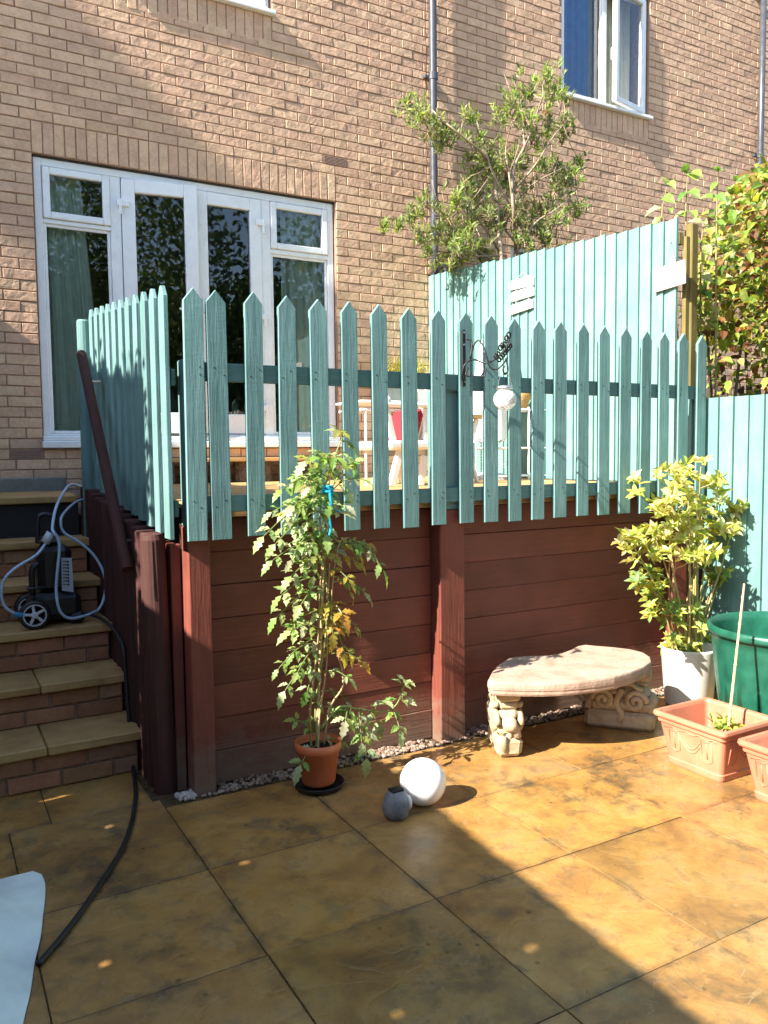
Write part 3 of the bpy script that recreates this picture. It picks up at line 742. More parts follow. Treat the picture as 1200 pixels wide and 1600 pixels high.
for (k, z, _) in prof[:-1]:
    vs += [(p.x, p.y, z) for p in inset(k)]
R_ = len(prof)-1
fs = [(i*nP+k, i*nP+(k+1) % nP, (i+1)*nP+(k+1) % nP, (i+1)*nP+k) for i in range(R_-1) for k in range(nP)]
fs += [tuple(range(nP))[::-1], tuple((R_-1)*nP+k for k in range(nP))]
m.add(vs, fs); seat = m.build('seat', STONE, bench)
def bench_leg(c, ang, ln, th, zt):
    # stacked blocks with rounded shoulders and scrolls in relief
    m = MB(); M = Matrix.Rotation(ang, 3, 'Z'); random.seed(int(ln*100))
    def blk(l, t_, z0, z1, ch, dx=0, dy=0): m.cbox(Vector((*c, (z0+z1)/2)) + M @ Vector((dx,dy,0)), (l/2, t_/2, (z1-z0)/2), ch, M, .004)
    blk(ln, th, 0, .095, .02); blk(ln*.96, th*.95, .093, .175, .03, .01); blk(ln*.86, th*.86, .17, .235, .026); blk(ln*.82, th*.84, .232, .272, .014); blk(ln*.88, th*.9, .27, .322, .012)
    m2 = MB()
    for sd in (-1, 1):
        for s2 in (-1, 1):
            cc = Vector((s2*ln*.23, sd*th*.46, .16)); sp = []
            for i in range(26):
                a = i*.42; r = .058*(1-i/28); sp.append(Vector((*c, 0)) + M @ (cc+Vector((s2*r*math.cos(a), 0, r*math.sin(a)))))
            m2.tube(sp, [.016]*26, 7)
        m2.tube([Vector((*c, 0)) + M @ Vector((x, sd*th*.47, .245+.018*math.sin(x*40))) for x in [ln*(-.38+.08*i) for i in range(10)]], .013, 7)
        m2.tube([Vector((*c, 0)) + M @ Vector((ln*.04*math.sin(i), sd*th*.47, .05+.022*i)) for i in range(9)], .018, 7)
    for e in (-1, 1):
        m2.tube([Vector((*c, 0)) + M @ Vector((e*ln*(.46-.07*math.sin(i*.5)), (-.4+.8*i/8)*th*.8, .10+.07*math.sin(i*.8))) for i in range(9)], .020, 7)
        m2.sphere(Vector((*c, 0)) + M @ Vector((e*ln*.43, 0, .165)), .05, 12, 8, (.7,1,.8))
    l = m.build('leg', STONELEG, bench); m2.build('carving', STONELEG, l, True)
random.seed(11)
bench_leg((1.70, -3.215), rad(63), .27, .125, .32)
bench_leg((2.43, -3.275), rad(-50), .36, .14, .32)
random.seed(12)

# ================================================================== GLOBE AND ROCK LIGHT
m = MB(); m.sphere((1.005,-3.55,.097), .097, 48, 28); o = m.build('globe_lamp', GLOBE, None, True); tag(o, 'white opal globe light lying on the patio', 'lamp')
rk = thing('rock_light', (.845, -3.60, 0), 'small grey rock shaped solar light beside the white globe', 'lamp')
m = MB(); m.lathe([(.034,0),(.047,.008),(.054,.035),(.053,.062),(.047,.085),(.034,.108),(.030,.112)], 26, (.845,-3.60,0), 1, .07); m.build('body', ROCK, rk, True)
m = MB(); m.cbox((.845,-3.60,.116), (.027,.022,.005), .002); m.build('solar_cell', SOLAR, rk)
m = MB(); m.sphere((.893,-3.615,.058), .027, 18, 10, (.45,.9,1.1)); m.build('lens', POTW, rk, True)

# ================================================================== PLANT HELPERS
def whorl(m, c, d, n, ln, wd, cols, spread=.9, jit=.2):
    d = d.normalized(); a0 = random.random()*6.28; x = d.orthogonal().normalized(); y_ = d.cross(x)
    for i in range(n):
        a = a0+6.28*i/n+random.uniform(-jit,jit); out = (x*math.cos(a)+y_*math.sin(a)); dd = (out*spread+d*random.uniform(.25,.8)).normalized()
        m.col = jitc(random.choice(cols), .18); k = random.uniform(.75,1.15); m.leaf(c+out*.004, dd, d+rv(.25), ln*k, wd*k, random.uniform(.1,.35), random.uniform(.05,.35))

# ---- tomato plant
tp = thing('tomato_plant', (.70, -3.17, 0), 'tall leggy tomato plant with yellowing leaves in an orange pot', 'plant')
pc = (.702, -3.165)
m = MB(); m.lathe([(.0,.02),(.070,.02),(.074,.03),(.093,.165),(.1,.168),(.104,.185),(.103,.207),(.097,.209),(.094,.18),(.088,.175)], 36, (*pc,.005)); m.build('pot', TERRAP, tp, True)
m = MB(); m.lathe([(.0,.0),(.100,.0),(.112,.022),(.114,.026),(.110,.028),(.098,.008),(0,.008)], 36, (*pc,.002)); s = m.build('saucer', BLACKP, None, True); tag(s, 'black plastic saucer under the orange plant pot', 'saucer')
m = MB(); m.lathe([(.0,.178),(.05,.182),(.09,.176)], 20, (*pc,.005), 1, .05); m.build('soil', SOIL, tp, True)
YT = -3.165
def pt(u, v, dy=0): return PY(u, v, YT+dy)
stems = [[(498,1185),(493,1110),(500,1050),(508,1000),(512,940),(506,870),(500,800),(512,745),(528,700),(538,678)],
         [(488,1185),(484,1120),(490,1060),(497,1000),(500,920),(508,840),(514,790)],
         [(504,1185),(514,1110),(536,1070),(528,1020),(518,975),(520,910),(530,850),(545,840)],
         [(500,1140),(530,1105),(560,1108),(600,1112),(620,1100),(632,1070)],
         [(497,1180),(499,1120),(510,1040),(512,960),(515,880)]]
GT = [(.26,.38,.09), (.32,.43,.14), (.40,.48,.22), (.18,.31,.07), (.45,.50,.28)]; YT_ = [(.54,.44,.07), (.46,.37,.06), (.48,.28,.05), (.40,.40,.09)]
m = MB()
for k, stt in enumerate(stems):
    P_ = spline([pt(u, v, .03*math.sin(i*1.7+k)) for i, (u, v) in enumerate(stt)], 5); m.col = [(.20,.24,.07),(.30,.24,.10),(.36,.25,.12),(.22,.28,.08),(.38,.28,.13)][k]
    m.tube(P_, [.0055*(1-.6*i/len(P_)) for i in range(len(P_))], 7)
m.build('stem', STEM, tp, True)
m = MB(); m.tube([(pc[0]+.0, pc[1]+.02, .15), pt(505, 900, .03), pt(514, 740, .04)], .006, 8); m.build('cane', CANE, tp)
m = MB(); c = pt(512, 765, -.075)
for k in range(5): m.tube([c+Vector((.022*math.cos(a*.5+k), .02*math.sin(a*.5+k), .006*k-.012+.004*math.sin(a))) for a in range(14)], .005, 6)
m.tube([c+Vector((0,-.02,0)), c+Vector((.004,-.022,-.06)), c+Vector((-.004,-.02,-.11)), c+Vector((.005,-.015,-.17)), c+Vector((-.006,-.014,-.20))], [.006,.007,.005,.006,.004], 7)
m.tube([c+Vector((.015,-.02,-.08)), c+Vector((.05,-.01,-.10)), c+Vector((.07,.0,-.085))], .004, 6); m.build('twine', BLUETIE, tp)
def compound(a, b, cols, n=3, ln=.055, curl=.2):
    # one compound leaf: a rachis from a to b with paired leaflets
    m = MB(); a, b = Vector(a), Vector(b); d = b-a; mid = a+d*.5+Vector((0,0,d.length*.16)); P_ = spline([a, mid, b], 6)
    m.col = (.24,.30,.10); m.tube(P_, [.0028]*(len(P_)-1)+[.0012], 5)
    up = Vector((random.uniform(-.2,.2), -.55, 1)).normalized(); sdir = d.normalized().cross(up).normalized()
    for i in range(n):
        q = P_[int((len(P_)-1)*(.35+.5*i/max(1,n-1)))]
        for sg in (-1, 1):
            m.col = jitc(random.choice(cols), .2); dd = (sdir*sg+d.normalized()*.55+Vector((0,0,-curl*random.random()))).normalized()
            k = random.uniform(.75,1.15); base = q+dd*.006; m.lobed(base, dd, up+rv(.3), ln*1.15*k, ln*.62*k, random.uniform(-.1,.3), random.uniform(.1,.55))
            m.leaf(base+dd*ln*.3*k, (dd+sdir.cross(dd)*.6+d.normalized()*.6).normalized(), up+rv(.3), ln*.45*k, ln*.3*k, .1, .3)
    m.col = jitc(random.choice(cols), .2); m.lobed(P_[-1], (P_[-1]-P_[-3]).normalized()+Vector((0,0,-curl*.5)), up+rv(.25), ln*1.5, ln*.85, .1, .4)
    m.build('leaf', LEAF, tp)
LV = [  # (from, to, yellow?, pairs)
 ((512,745),(470,745),0),((506,760),(440,765),0),((500,790),(425,800),0),((500,800),(412,838),0),((502,810),(430,850),0),((498,830),(455,875),0),
 ((505,780),(460,790),0),((515,770),(560,748),0),((520,760),(555,720),0),((528,705),(548,720),0),((536,684),(530,672),0),((536,690),(552,700),0),((525,735),(500,715),0),((518,740),(545,770),0),
 ((508,800),(480,815),0),((505,815),(530,800),0),((505,835),(475,850),0),((506,850),(490,900),0),((510,870),(545,850),0),((514,850),(560,865),1),((520,860),(575,850),1),((528,850),(585,870),0),((545,842),(598,890),0),
 ((506,880),(455,900),0),((508,905),(440,930),0),((508,915),(470,945),0),((506,925),(432,965),0),((510,890),(545,905),1),((515,900),(550,930),1),((518,910),(575,930),0),((518,920),(572,945),0),
 ((512,940),(535,960),1),((512,950),(560,985),1),((514,960),(538,1020),1),((510,955),(512,1010),1),((512,930),(520,990),1),((508,960),(470,965),0),((506,975),(460,995),0),((505,985),(455,985),0),
 ((504,1000),(460,1020),0),((502,1005),(435,1045),0),((500,1015),(465,1050),0),((498,1030),(445,1080),0),((498,1040),(480,1080),0),((502,1060),(470,1085),0),((506,1050),(545,1060),0),((512,1060),(560,1085),0),
 ((505,1080),(545,1100),0),((500,1090),(490,1130),0),((500,1105),(545,1125),0),((496,1120),(520,1150),0),((490,1150),(462,1125),0),((495,1165),(470,1195),0),((500,1165),(485,1200),0),((505,1165),(520,1165),0),((500,1160),(535,1160),0),
 ((530,1105),(555,1130),0),((560,1108),(565,1160),0),((565,1108),(572,1185),0),((575,1110),(590,1130),0),((585,1110),(600,1095),0),((600,1112),(612,1150),0),((610,1106),(625,1140),0),((622,1096),(634,1090),0),((628,1080),(633,1062),0),((545,1105),(540,1125),0)]
for k in range(26):
    v_ = random.uniform(710, 880) if k < 23 else random.uniform(900, 1110); w_ = 75 if v_ > 750 else 35
    u_ = 500+random.uniform(-1, .9)*w_; LV.append(((505+random.uniform(-10,10), v_-8), (u_, v_+random.uniform(-8,16)), 1 if (u_ > 520 and v_ > 840 and random.random() < .6) else 0))
for (a, b, yl) in LV:
    if a[1] > 880 and not yl and random.random() < .25: continue
    d1 = random.uniform(-.10,.05); compound(pt(*a), pt(*b, d1), YT_ if yl else GT+([(.30,.32,.08)] if random.random() < .3 else []), 3 if math.dist(a, b) > 45 else 2, random.uniform(.036,.060))

# ---- golden choisya in the white pot
cp = thing('potted_shrub', (3.05, -3.2, 0), 'golden leaved shrub with bare lower stems in a round cream pot', 'plant')
qc = (3.055, -3.205)
m = MB(); m.lathe([(.0,.0),(.125,.0),(.132,.012),(.157,.325),(.160,.335),(.155,.342),(.148,.336),(.142,.29),(.0,.285)], 40, (*qc,.003)); m.build('pot', POTW, cp, True)
m = MB(); m.lathe([(.0,.295),(.09,.30),(.143,.292)], 20, (*qc,.003), 1, .06); m.build('soil', SOIL, cp, True)
def pc_(u, v, dy=0): return PY(u, v, -3.2+dy)
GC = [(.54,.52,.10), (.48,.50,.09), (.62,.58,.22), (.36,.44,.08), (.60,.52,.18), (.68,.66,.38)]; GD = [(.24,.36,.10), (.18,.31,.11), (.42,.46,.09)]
tops = [(1060,735),(1095,728),(1125,755),(1075,770),(1040,790),(1100,785),(1020,830),(985,845),(1150,800),(1180,785),(1015,915),(1035,950),(1070,830),(1110,830),(1045,860),(1090,860),(1130,875),(1120,900)]
cl = []
sm = MB()
for i, (u, v) in enumerate(tops):
    dy = random.uniform(-.14,.12); b = Vector((qc[0]+random.uniform(-.09,.09), qc[1]+random.uniform(-.07,.07), .28)); e = pc_(u, v, dy)
    mid = b.lerp(e, .5)+Vector((random.uniform(-.03,.03), random.uniform(-.03,.03), .05)); P_ = spline([b, mid, e], 6)
    sm.col = random.choice([(.32,.26,.08),(.36,.20,.09),(.28,.28,.08),(.40,.30,.12)]); sm.tube(P_, [.0075*(1-.65*k/len(P_)) for k in range(len(P_))], 7)
    for j in range(3):
        q = P_[-4+j]; e2 = q+Vector((random.uniform(-.09,.09), random.uniform(-.08,.08), random.uniform(.0,.10))); sm.tube([q, q.lerp(e2, .6)+Vector((0,0,-.01)), e2], [.0035,.003,.002], 5); cl.append((e2, (e2-q)))
    cl.append((e, Vector((0,0,1))))
for i in range(9):
    b = Vector((qc[0]+random.uniform(-.11,.11), qc[1]+random.uniform(-.09,.09), .28)); e = b+Vector((random.uniform(-.12,.12), random.uniform(-.08,.06), random.uniform(.1,.45))); sm.col = (.42,.34,.15); sm.tube([b, b.lerp(e,.5), e], [.005,.004,.003], 6)
    if i % 2: cl.append((e, e-b))
sm.build('stems', STEM, cp, True)
XY = [(1000,760),(1030,745),(1055,755),(1080,748),(1105,745),(1120,770),(1140,790),(1015,785),(1050,785),(1085,790),(1115,800),(1030,810),(1065,805),(1000,835),(1045,830),(1090,825),(1010,850),(1060,850),(1100,845),(1030,870),(1075,875),(1125,820),(1155,805),(1185,775),(1190,795),(1170,790),(985,845),(978,850),(1005,905),(1020,900),(1035,915),(1010,930),(1025,960),(1060,1000),(1040,1010),(1085,1005),(1100,990),(1075,1020),(1050,965),(1095,960)]
for (u, v) in XY:
    for k in range(2):
        q = pc_(u+random.uniform(-9,9), v+random.uniform(-9,9), random.uniform(-.15,.13)); cl.append((q, Vector((random.uniform(-.6,.3), random.uniform(-.7,.2), 1))))
for (q, d) in cl:
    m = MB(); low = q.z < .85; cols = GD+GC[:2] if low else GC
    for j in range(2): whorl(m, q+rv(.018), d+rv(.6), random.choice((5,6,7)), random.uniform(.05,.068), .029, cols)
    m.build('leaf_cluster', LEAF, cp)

# ---- terracotta troughs
def trough(x0, x1, y0, y1, label):
    t_ = thing('plant_trough', ((x0+x1)/2, (y0+y1)/2, 0), label, 'planter', 'terracotta troughs')
    H = .25; ins = .055; m = MB(); b = .018
    def ring(x0, x1, y0, y1, z, r=.022):
        o_ = []
        for (cx, cy, a0) in ((x1-r,y1-r,0),(x0+r,y1-r,90),(x0+r,y0+r,180),(x1-r,y0+r,270)):
            for k in range(5): a = rad(a0+22.5*k); o_.append((cx+r*math.cos(a), cy+r*math.sin(a), z))
        return o_
    lv = [ring(x0+ins,x1-ins,y0+ins,y1-ins,.0), ring(x0+ins-.003,x1-ins+.003,y0+ins-.003,y1-ins+.003,.008), ring(x0+ins-.006,x1-ins+.006,y0+ins-.006,y1-ins+.006,.03), ring(x0+ins-.002,x1-ins+.002,y0+ins-.002,y1-ins+.002,.035),
          ring(x0+b+.006,x1-b-.006,y0+b+.006,y1-b-.006,.198), ring(x0+b-.002,x1-b+.002,y0+b-.002,y1-b+.002,.202), ring(x0+b-.004,x1-b+.004,y0+b-.004,y1-b+.004,.222), ring(x0+.003,x1-.003,y0+.003,y1-.003,.226), ring(x0,x1,y0,y1,.234), ring(x0+.002,x1-.002,y0+.002,y1-.002,.247), ring(x0+.008,x1-.008,y0+.008,y1-.008,H),
          ring(x0+.022,x1-.022,y0+.022,y1-.022,H-.002), ring(x0+.028,x1-.028,y0+.028,y1-.028,.235), ring(x0+.05,x1-.05,y0+.05,y1-.05,.10)]
    n = 20; vs = [p for r in lv for p in r]; fs = [(i*n+k, i*n+(k+1) % n, (i+1)*n+(k+1) % n, (i+1)*n+k) for i in range(len(lv)-1) for k in range(n)]
    fs += [tuple(range(n))[::-1]]; m.add(vs, fs); m.build('body', TERRA, t_)
    # relief swags and panels on the two faces in view
    def P_(face, s, z):
        k = ins+(b+.006-ins)*(z-.035)/.163
        if face == 0: return Vector((x0+k-.001, y0+(y1-y0)*s, z))
        return Vector((x0+(x1-x0)*s, y0+k-.001, z))
    r = MB()
    for face in (0, 1):
        for s0, s1 in ((.22,.36), (.66,.80)):
            r.tube([P_(face,s0,.175), P_(face,s0+.005,.085), P_(face,(s0+s1)/2,.07), P_(face,s1-.005,.085), P_(face,s1,.175), P_(face,s0,.175)], .0035, 6)
            r.tube([P_(face,(s0+s1)/2,.165), P_(face,(s0+s1)/2,.09)], .003, 6)
        for d in (0, .018): r.tube([P_(face, s_, .165-d-.055*math.sin(math.pi*(s_-.36)/.30)) for s_ in [.36+.03*i for i in range(11)]], .0035, 6)
        r.tube([P_(face, .14+.06*i, .185+.006*math.sin(i*2)) for i in range(13)], .003, 6)
    r.build('relief', TERRA, t_, True)
    s = MB(); s.lathe([(0,.115),(.12,.12),(.17,.112)], 18, ((x0+x1)/2,(y0+y1)/2,0), (y1-y0)/(x1-x0), .06)
    s2 = MB(); s2.box(x0+.05, x1-.05, y0+.05, y1-.05, .10, .118); s2.build('soil', SOIL, t_)
    return t_
t1 = trough(2.195, 2.585, -4.105, -3.70, 'terracotta trough with a bamboo cane and small seedling'); t2 = trough(2.185, 2.60, -4.555, -4.165, 'terracotta trough holding a small clear plastic bottle')
sd = thing('seedling', (2.41, -3.93, .118), 'small pale green seedling in the terracotta trough', 'plant')
q = Vector((2.41,-3.93,.115)); m = MB(); m.col = (.3,.3,.1); m.tube([q, q+Vector((.01,0,.06)), q+Vector((.0,-.01,.13))], [.005,.004,.003], 7); m.build('stem', STEM, sd, True)
m = MB()
for k in range(7): whorl(m, q+Vector((random.uniform(-.05,.07), random.uniform(-.05,.05), random.uniform(.05,.15))), Vector((random.uniform(-.3,.3), random.uniform(-.4,.2), 1)), 4, .05, .03, [(.22,.34,.06),(.38,.42,.10),(.30,.36,.05)])
stuff(m.build('leaves', LEAF, sd))
m = MB(); a = PY(1126,1140,-3.96); b = PY(1163,912,-3.93); a = Vector((2.40,-3.96,.11)); P_ = [a.lerp(b, k/8) for k in range(9)]
m.tube(P_, [.0065,.006,.0062,.006,.0058,.0055,.0055,.005,.0045], 9)
for k in (2,4,6): m.tube([P_[k]-(b-a)*.004, P_[k]+(b-a)*.004], .0075, 9)
o = m.build('bamboo_cane', CANE); tag(o, 'leaning bamboo cane stuck in the terracotta trough', 'cane')
bt = thing('clear_bottle', (2.36, -4.33, .118), 'small clear plastic bottle upright in the second trough', 'bottle')
m = MB(); m.lathe([(0,0),(.026,0),(.028,.01),(.028,.085),(.022,.1),(.012,.112)], 20, (2.37,-4.235,.118)); m.build('body', CRACKLE, bt, True)
m = MB(); m.lathe([(.013,.112),(.013,.126),(0,.126)], 16, (2.37,-4.235,.118)); m.build('cap', GREYP, bt)

# ---- green bin
gb = thing('green_bin', (2.995, -3.85, 0), 'large round dark green plastic garden bin with rolled rim', 'bin')
bc = (2.995, -3.85); Hb = .59
m = MB(); vs = []; nn = 96
prof = [(.285,.0),(.292,.02),(.318,.22),(.335,.36),(.350,.475),(.352,.50),(.356,.545),(.372,.55),(.376,.562),(.374,.583),(.366,.59),(.356,.586),(.350,.55),(.342,.47),(.300,.08)]
for (r, z) in prof:
    for k in range(nn):
        a = 2*math.pi*k/nn; rb = 0
        if .02 < z < .49 and r > .29 and (r, z) not in prof[-2:]: rb = .004*max(-1, min(1, 3*math.sin(a*20)))*(1 if z < .47 else .2)
        vs.append((bc[0]+(r+rb)*math.cos(a), bc[1]+(r+rb)*math.sin(a), z))
m.add(vs, [(i*nn+k, i*nn+(k+1) % nn, (i+1)*nn+(k+1) % nn, (i+1)*nn+k) for i in range(len(prof)-1) for k in range(nn)]+[tuple((len(prof)-1)*nn+k for k in range(nn))]); m.build('body', GREENP, gb, True)
a = rad(229); m = MB(); m.bar((bc[0]+.300*math.cos(a), bc[1]+.300*math.sin(a), .02), (bc[0]+.357*math.cos(a), bc[1]+.357*math.sin(a), .545), .012, .02, .003); m.build('seam', BLACKP, gb)
a = rad(215); m = MB(); m.cbox((bc[0]+.353*math.cos(a), bc[1]+.353*math.sin(a), .485), (.003,.010,.013), .002, Matrix.Rotation(a, 3, 'Z')); m.build('sticker', WHITEM, gb)

# ================================================================== SIGNS, BRACKET, LANTERN
sg = thing('plank_sign', (3.32, -1.38, 2.7), 'small white sign of three stacked planks on the seafoam fence', 'sign')
for k, (z, w1, dy) in enumerate(((2.785,.29,.005), (2.70,.285,0), (2.605,.275,.01))):
    m = MB(); hw = w1/2; hh = .036
    o_ = [(-hw+.02,-hh),(hw-.0,-hh),(hw,hh-.01),(hw-.03,hh),(-hw+.03,hh),(-hw,hh-.03),(-hw,-hh+.02)]
    M = Matrix.Translation((3.322, -1.375+dy, z)) @ Matrix(((0,0,-1,0),(-1,0,0,0),(0,1,0,0),(0,0,0,1))) @ Matrix.Rotation(rad((-2,1,3)[k]), 4, 'Z'); m.prism(o_, M, .016, .002); m.build('plank', WHITEW, sg)
m = MB()
for yy in (-1.30, -1.45): m.tube([(3.316,yy,2.62),(3.316,yy,2.83)], .003, 6)
m.tube([(3.318,-1.30,2.82),(3.322,-1.37,2.87),(3.318,-1.45,2.82)], .0025, 6); m.build('string', mat('twine', (.5,.48,.42), .9), sg)
pl = thing('hanging_plaque', (3.31, -2.8, 2.55), 'blank white wooden plaque hanging by a string near the fence end', 'sign')
m = MB(); m.cbox((3.312,-2.80,2.556), (.007,.122,.072), .003, Matrix.Rotation(rad(-3), 3, 'X')); m.build('board', WHITEW, pl)
m = MB(); m.tube([(3.318,-2.755,2.625),(3.324,-2.80,2.765),(3.318,-2.85,2.622)], .002, 6); m.build('string', mat('plaque_string', (.22,.2,.18), .9), pl)
m = MB(); m.tube([(3.332,-2.80,2.765),(3.315,-2.80,2.768)], .003, 6); m.build('nail', STEEL, pl)
# wrought iron bracket on the tenth picket
br = thing('iron_bracket', (1.60, -3.03, 1.95), 'black scrolled wrought iron hanging bracket fixed to a picket', 'bracket')
a = PY(724, 515, -3.03); b = PY(725, 604, -3.03); m = MB(); m.cbox((a+b)/2, (.011,.0045,(a-b).length/2), .003); m.build('back_plate', BLACKI, br)
m = MB()
for z in (a.z-.015, a.z-.075, b.z+.02): m.tube([((a.x),-3.036,z),((a.x),-3.042,z)], .005, 8)
m.build('screw_heads', STEEL, br)
def bp(u, v, k): return PY(u, v, -3.04-.20*k)     # k: how far the scroll stands out
sc = [[(728,530,0),(737,535,.1),(735,560,.15),(740,540,.25),(748,532,.35),(757,545,.5),(765,572,.6),(775,577,.7),(785,570,.8),(793,558,.9)],
      [(727,600,0),(722,590,.05),(726,570,.1),(740,562,.2),(755,567,.35),(765,566,.5),(778,558,.7),(790,548,.85),(798,535,1.0)],
      [(755,567,.35),(756,580,.4),(752,588,.45),(757,588,.5),(759,575,.5)],[(731,575,.12),(728,585,.15),(733,588,.2),(735,580,.2)],
      [(790,560,.85),(793,572,.9),(793,580,.9),(789,585,.9),(786,578,.9),(788,572,.88)]]
m = MB()
for s_ in sc: m.tube(spline([bp(*q) for q in s_], 5), .0042, 7)
m.build('scroll', BLACKI, br, True)
m = MB()
for k in range(7):
    c = bp(776+k*3.3, 556-k*5.2+3*math.sin(k*2), .7+.05*k); m.tube([c+Vector((.012*math.cos(t_*.9), .004, .013*math.sin(t_*.9))) for t_ in range(8)], .0042, 6)
    c = bp(781+k*2.8, 562-k*3.6, .75+.04*k); m.tube([c+Vector((.011*math.cos(t_*.9), .004, .010*math.sin(t_*.9))) for t_ in range(8)], .004, 6)
m.tube([bp(774,562,.7), bp(790,545,.85), bp(797,526,1)], .005, 7); m.build('leaf_finial', BLACKI, br, True)
ln_ = thing('glass_lantern', (1.71, -3.2, 1.6), 'round crackle glass lantern with a metal lid hanging from the iron bracket', 'lantern')
hc = bp(789, 583, .9); gc = Vector((hc.x, hc.y, 0)); gz = PY(788, 624, hc.y).z
m = MB(); m.sphere((gc.x, gc.y, gz), .056, 32, 20, (1,1,.95)); m.build('globe', CRACKLE, ln_, True)
m = MB(); m.lathe([(.0,.066),(.030,.066),(.040,.060),(.041,.048),(.036,.044)], 28, (gc.x, gc.y, gz)); m.build('lid', STEEL, ln_, True)
m = MB(); m.tube(spline([(gc.x-.04,gc.y,gz+.055),(gc.x-.033,gc.y,gz+.1),(gc.x,gc.y,gz+.128),(gc.x+.033,gc.y,gz+.1),(gc.x+.04,gc.y,gz+.055)], 5), .0016, 6); m.tube([(gc.x,gc.y,gz+.128),(hc.x,hc.y,hc.z-.005)], .002, 6); m.build('handle', STEEL, ln_)

# ================================================================== PRESSURE WASHER AND HOSES
random.seed(21)
pw = thing('pressure_washer', (-.25, -1.87, .6), 'black wheeled pressure washer standing on the steps', 'pressure washer')
wc = PY(54, 964, -1.93); ZB = .602
bx_ = wc.x+.085; by_ = -1.82
m = MB()
m.cb(wc.x-.02, wc.x+.235, -1.90, -1.70, ZB+.03, ZB+.17, .03); m.cb(wc.x+.03, wc.x+.20, -1.88, -1.72, ZB+.165, ZB+.42, .035)
m.cb(wc.x+.045, wc.x+.15, -1.86, -1.74, ZB+.41, ZB+.455, .02); m.cb(wc.x+.17, wc.x+.245, -1.91, -1.73, ZB+.005, ZB+.06, .015)
m.build('body', BLACKP, pw)
m = MB(); m.tube(spline([(wc.x+.05,-1.74,ZB+.42),(wc.x+.055,-1.735,ZB+.54),(wc.x+.075,-1.735,ZB+.57),(wc.x+.12,-1.735,ZB+.565),(wc.x+.14,-1.735,ZB+.53),(wc.x+.145,-1.74,ZB+.42)], 5), .013, 10); m.build('handle', BLACKP, pw, True)
m = MB(); m.tube(spline([(wc.x-.0,-1.895,ZB+.17),(wc.x+.0,-1.905,ZB+.30),(wc.x+.03,-1.90,ZB+.33)], 5), .016, 9); m.cb(wc.x-.03, wc.x+.06, -1.925, -1.90, ZB+.20, ZB+.215, .004); m.build('lance_holder', BLACKP, pw, True)
la = [PY(*q, -1.895) for q in ((96,872),(112,872),(115,925),(97,923))]; m = MB()
m.add([p for p in la]+[p+Vector((0,.012,0)) for p in la], [(0,1,2,3),(0,4,5,1),(1,5,6,2),(2,6,7,3),(3,7,4,0)]); lb = m.build('label_panel', LABELM, pw)
m = MB()
for k in range(8):
    q = la[0].lerp(la[3], .1+.1*k)+(la[1]-la[0])*.35; m.cbox(q+Vector((0,-.002,0)), (.012,.001,.0022), .0004)
    m.cbox(q+(la[1]-la[0])*.28+Vector((0,-.002,-.002)), (.004,.001,.005), .0004)
m.build('label_print', BLACKP, lb)
for dx, dy in ((0, 0), (.0, .24)):
    c = wc+Vector((dx, dy, 0)); c.z = ZB+.074
    M = Matrix.Rotation(rad(90), 4, 'X')
    t_ = MB(); t_.lathe([(.045,-.02),(.068,-.02),(.074,-.014),(.074,.014),(.068,.02),(.045,.02),(.045,-.02)], 36); t_.v = [tuple(c+M @ Vector(p)) for p in t_.v]; wh = t_.build('wheel', BLACKP, pw, True)
    r_ = MB(); r_.lathe([(.050,.0),(.056,.0),(.056,.022),(.050,.022),(.050,.0)], 36); r_.lathe([(0,.0),(.016,.0),(.018,.02),(.014,.026),(0,.027)], 18); r_.v = [tuple(c+M @ Vector(p)) for p in r_.v]
    for k in range(5):
        a = rad(90+72*k+10); d = Vector((math.cos(a), 0, math.sin(a))); r_.bar(c+d*.012+Vector((0,-.014,0)), c+d*.052+Vector((0,-.014,0)), .015, .014, .003, (0,1,0))
    r_.build('rim', GREYP, wh)
m = MB(); m.tube([PY(70,848,-1.90), PY(80,833,-1.90)], [.022,.024], 14); m.build('hose_collar', GREYP, pw, True)
def hose(name, pts, r, m_, label):
    o_ = MB().tube(spline(pts, 8), r, 10).build(name, m_, None, True); return tag(o_, label, 'hose')
hb = MB()
h1 = [PY(u, v, y_) for u, v, y_ in ((145,768,-1.0),(138,765,-1.1),(113,757,-1.25),(100,768,-1.5),(87,795,-1.75),(82,823,-1.88),(84,832,-1.93),(90,840,-1.93),(93,857,-1.93),(90,890,-1.935),(88,923,-1.935),(93,953,-1.94),(108,966,-1.93),(133,962,-1.90),(150,955,-1.86))]
h2 = [PY(u, v, y_) for u, v, y_ in ((145,775,-1.0),(138,777,-1.1),(117,786,-1.4),(100,802,-1.6),(95,815,-1.7),(100,832,-1.72),(125,848,-1.74),(147,868,-1.76),(162,895,-1.78),(165,920,-1.8),(160,942,-1.82),(152,955,-1.84))]
h3 = [PY(u, v, y_) for u, v, y_ in ((72,848,-1.91),(57,867,-1.93),(25,887,-1.95),(7,905,-1.96),(2,927,-1.96),(8,948,-1.96),(25,960,-1.95))]
hose('garden_hose', h1, .0078, HOSEL, 'pale blue hose looping over the washer handle and down its front')
hose('garden_hose', h2, .0074, HOSEL, 'pale blue hose swinging wide to the palisade side of the washer')
o = hose('garden_hose', h3, .0074, HOSEL, 'pale blue hose curling beside the washer wheel')
m = MB(); m.tube([h3[-1]-Vector((.012,0,.0)), h3[-1]+Vector((.03,.005,-.008))], .014, 12); m.build('connector', mat('blue_connector', (.02,.20,.36), .4), o)
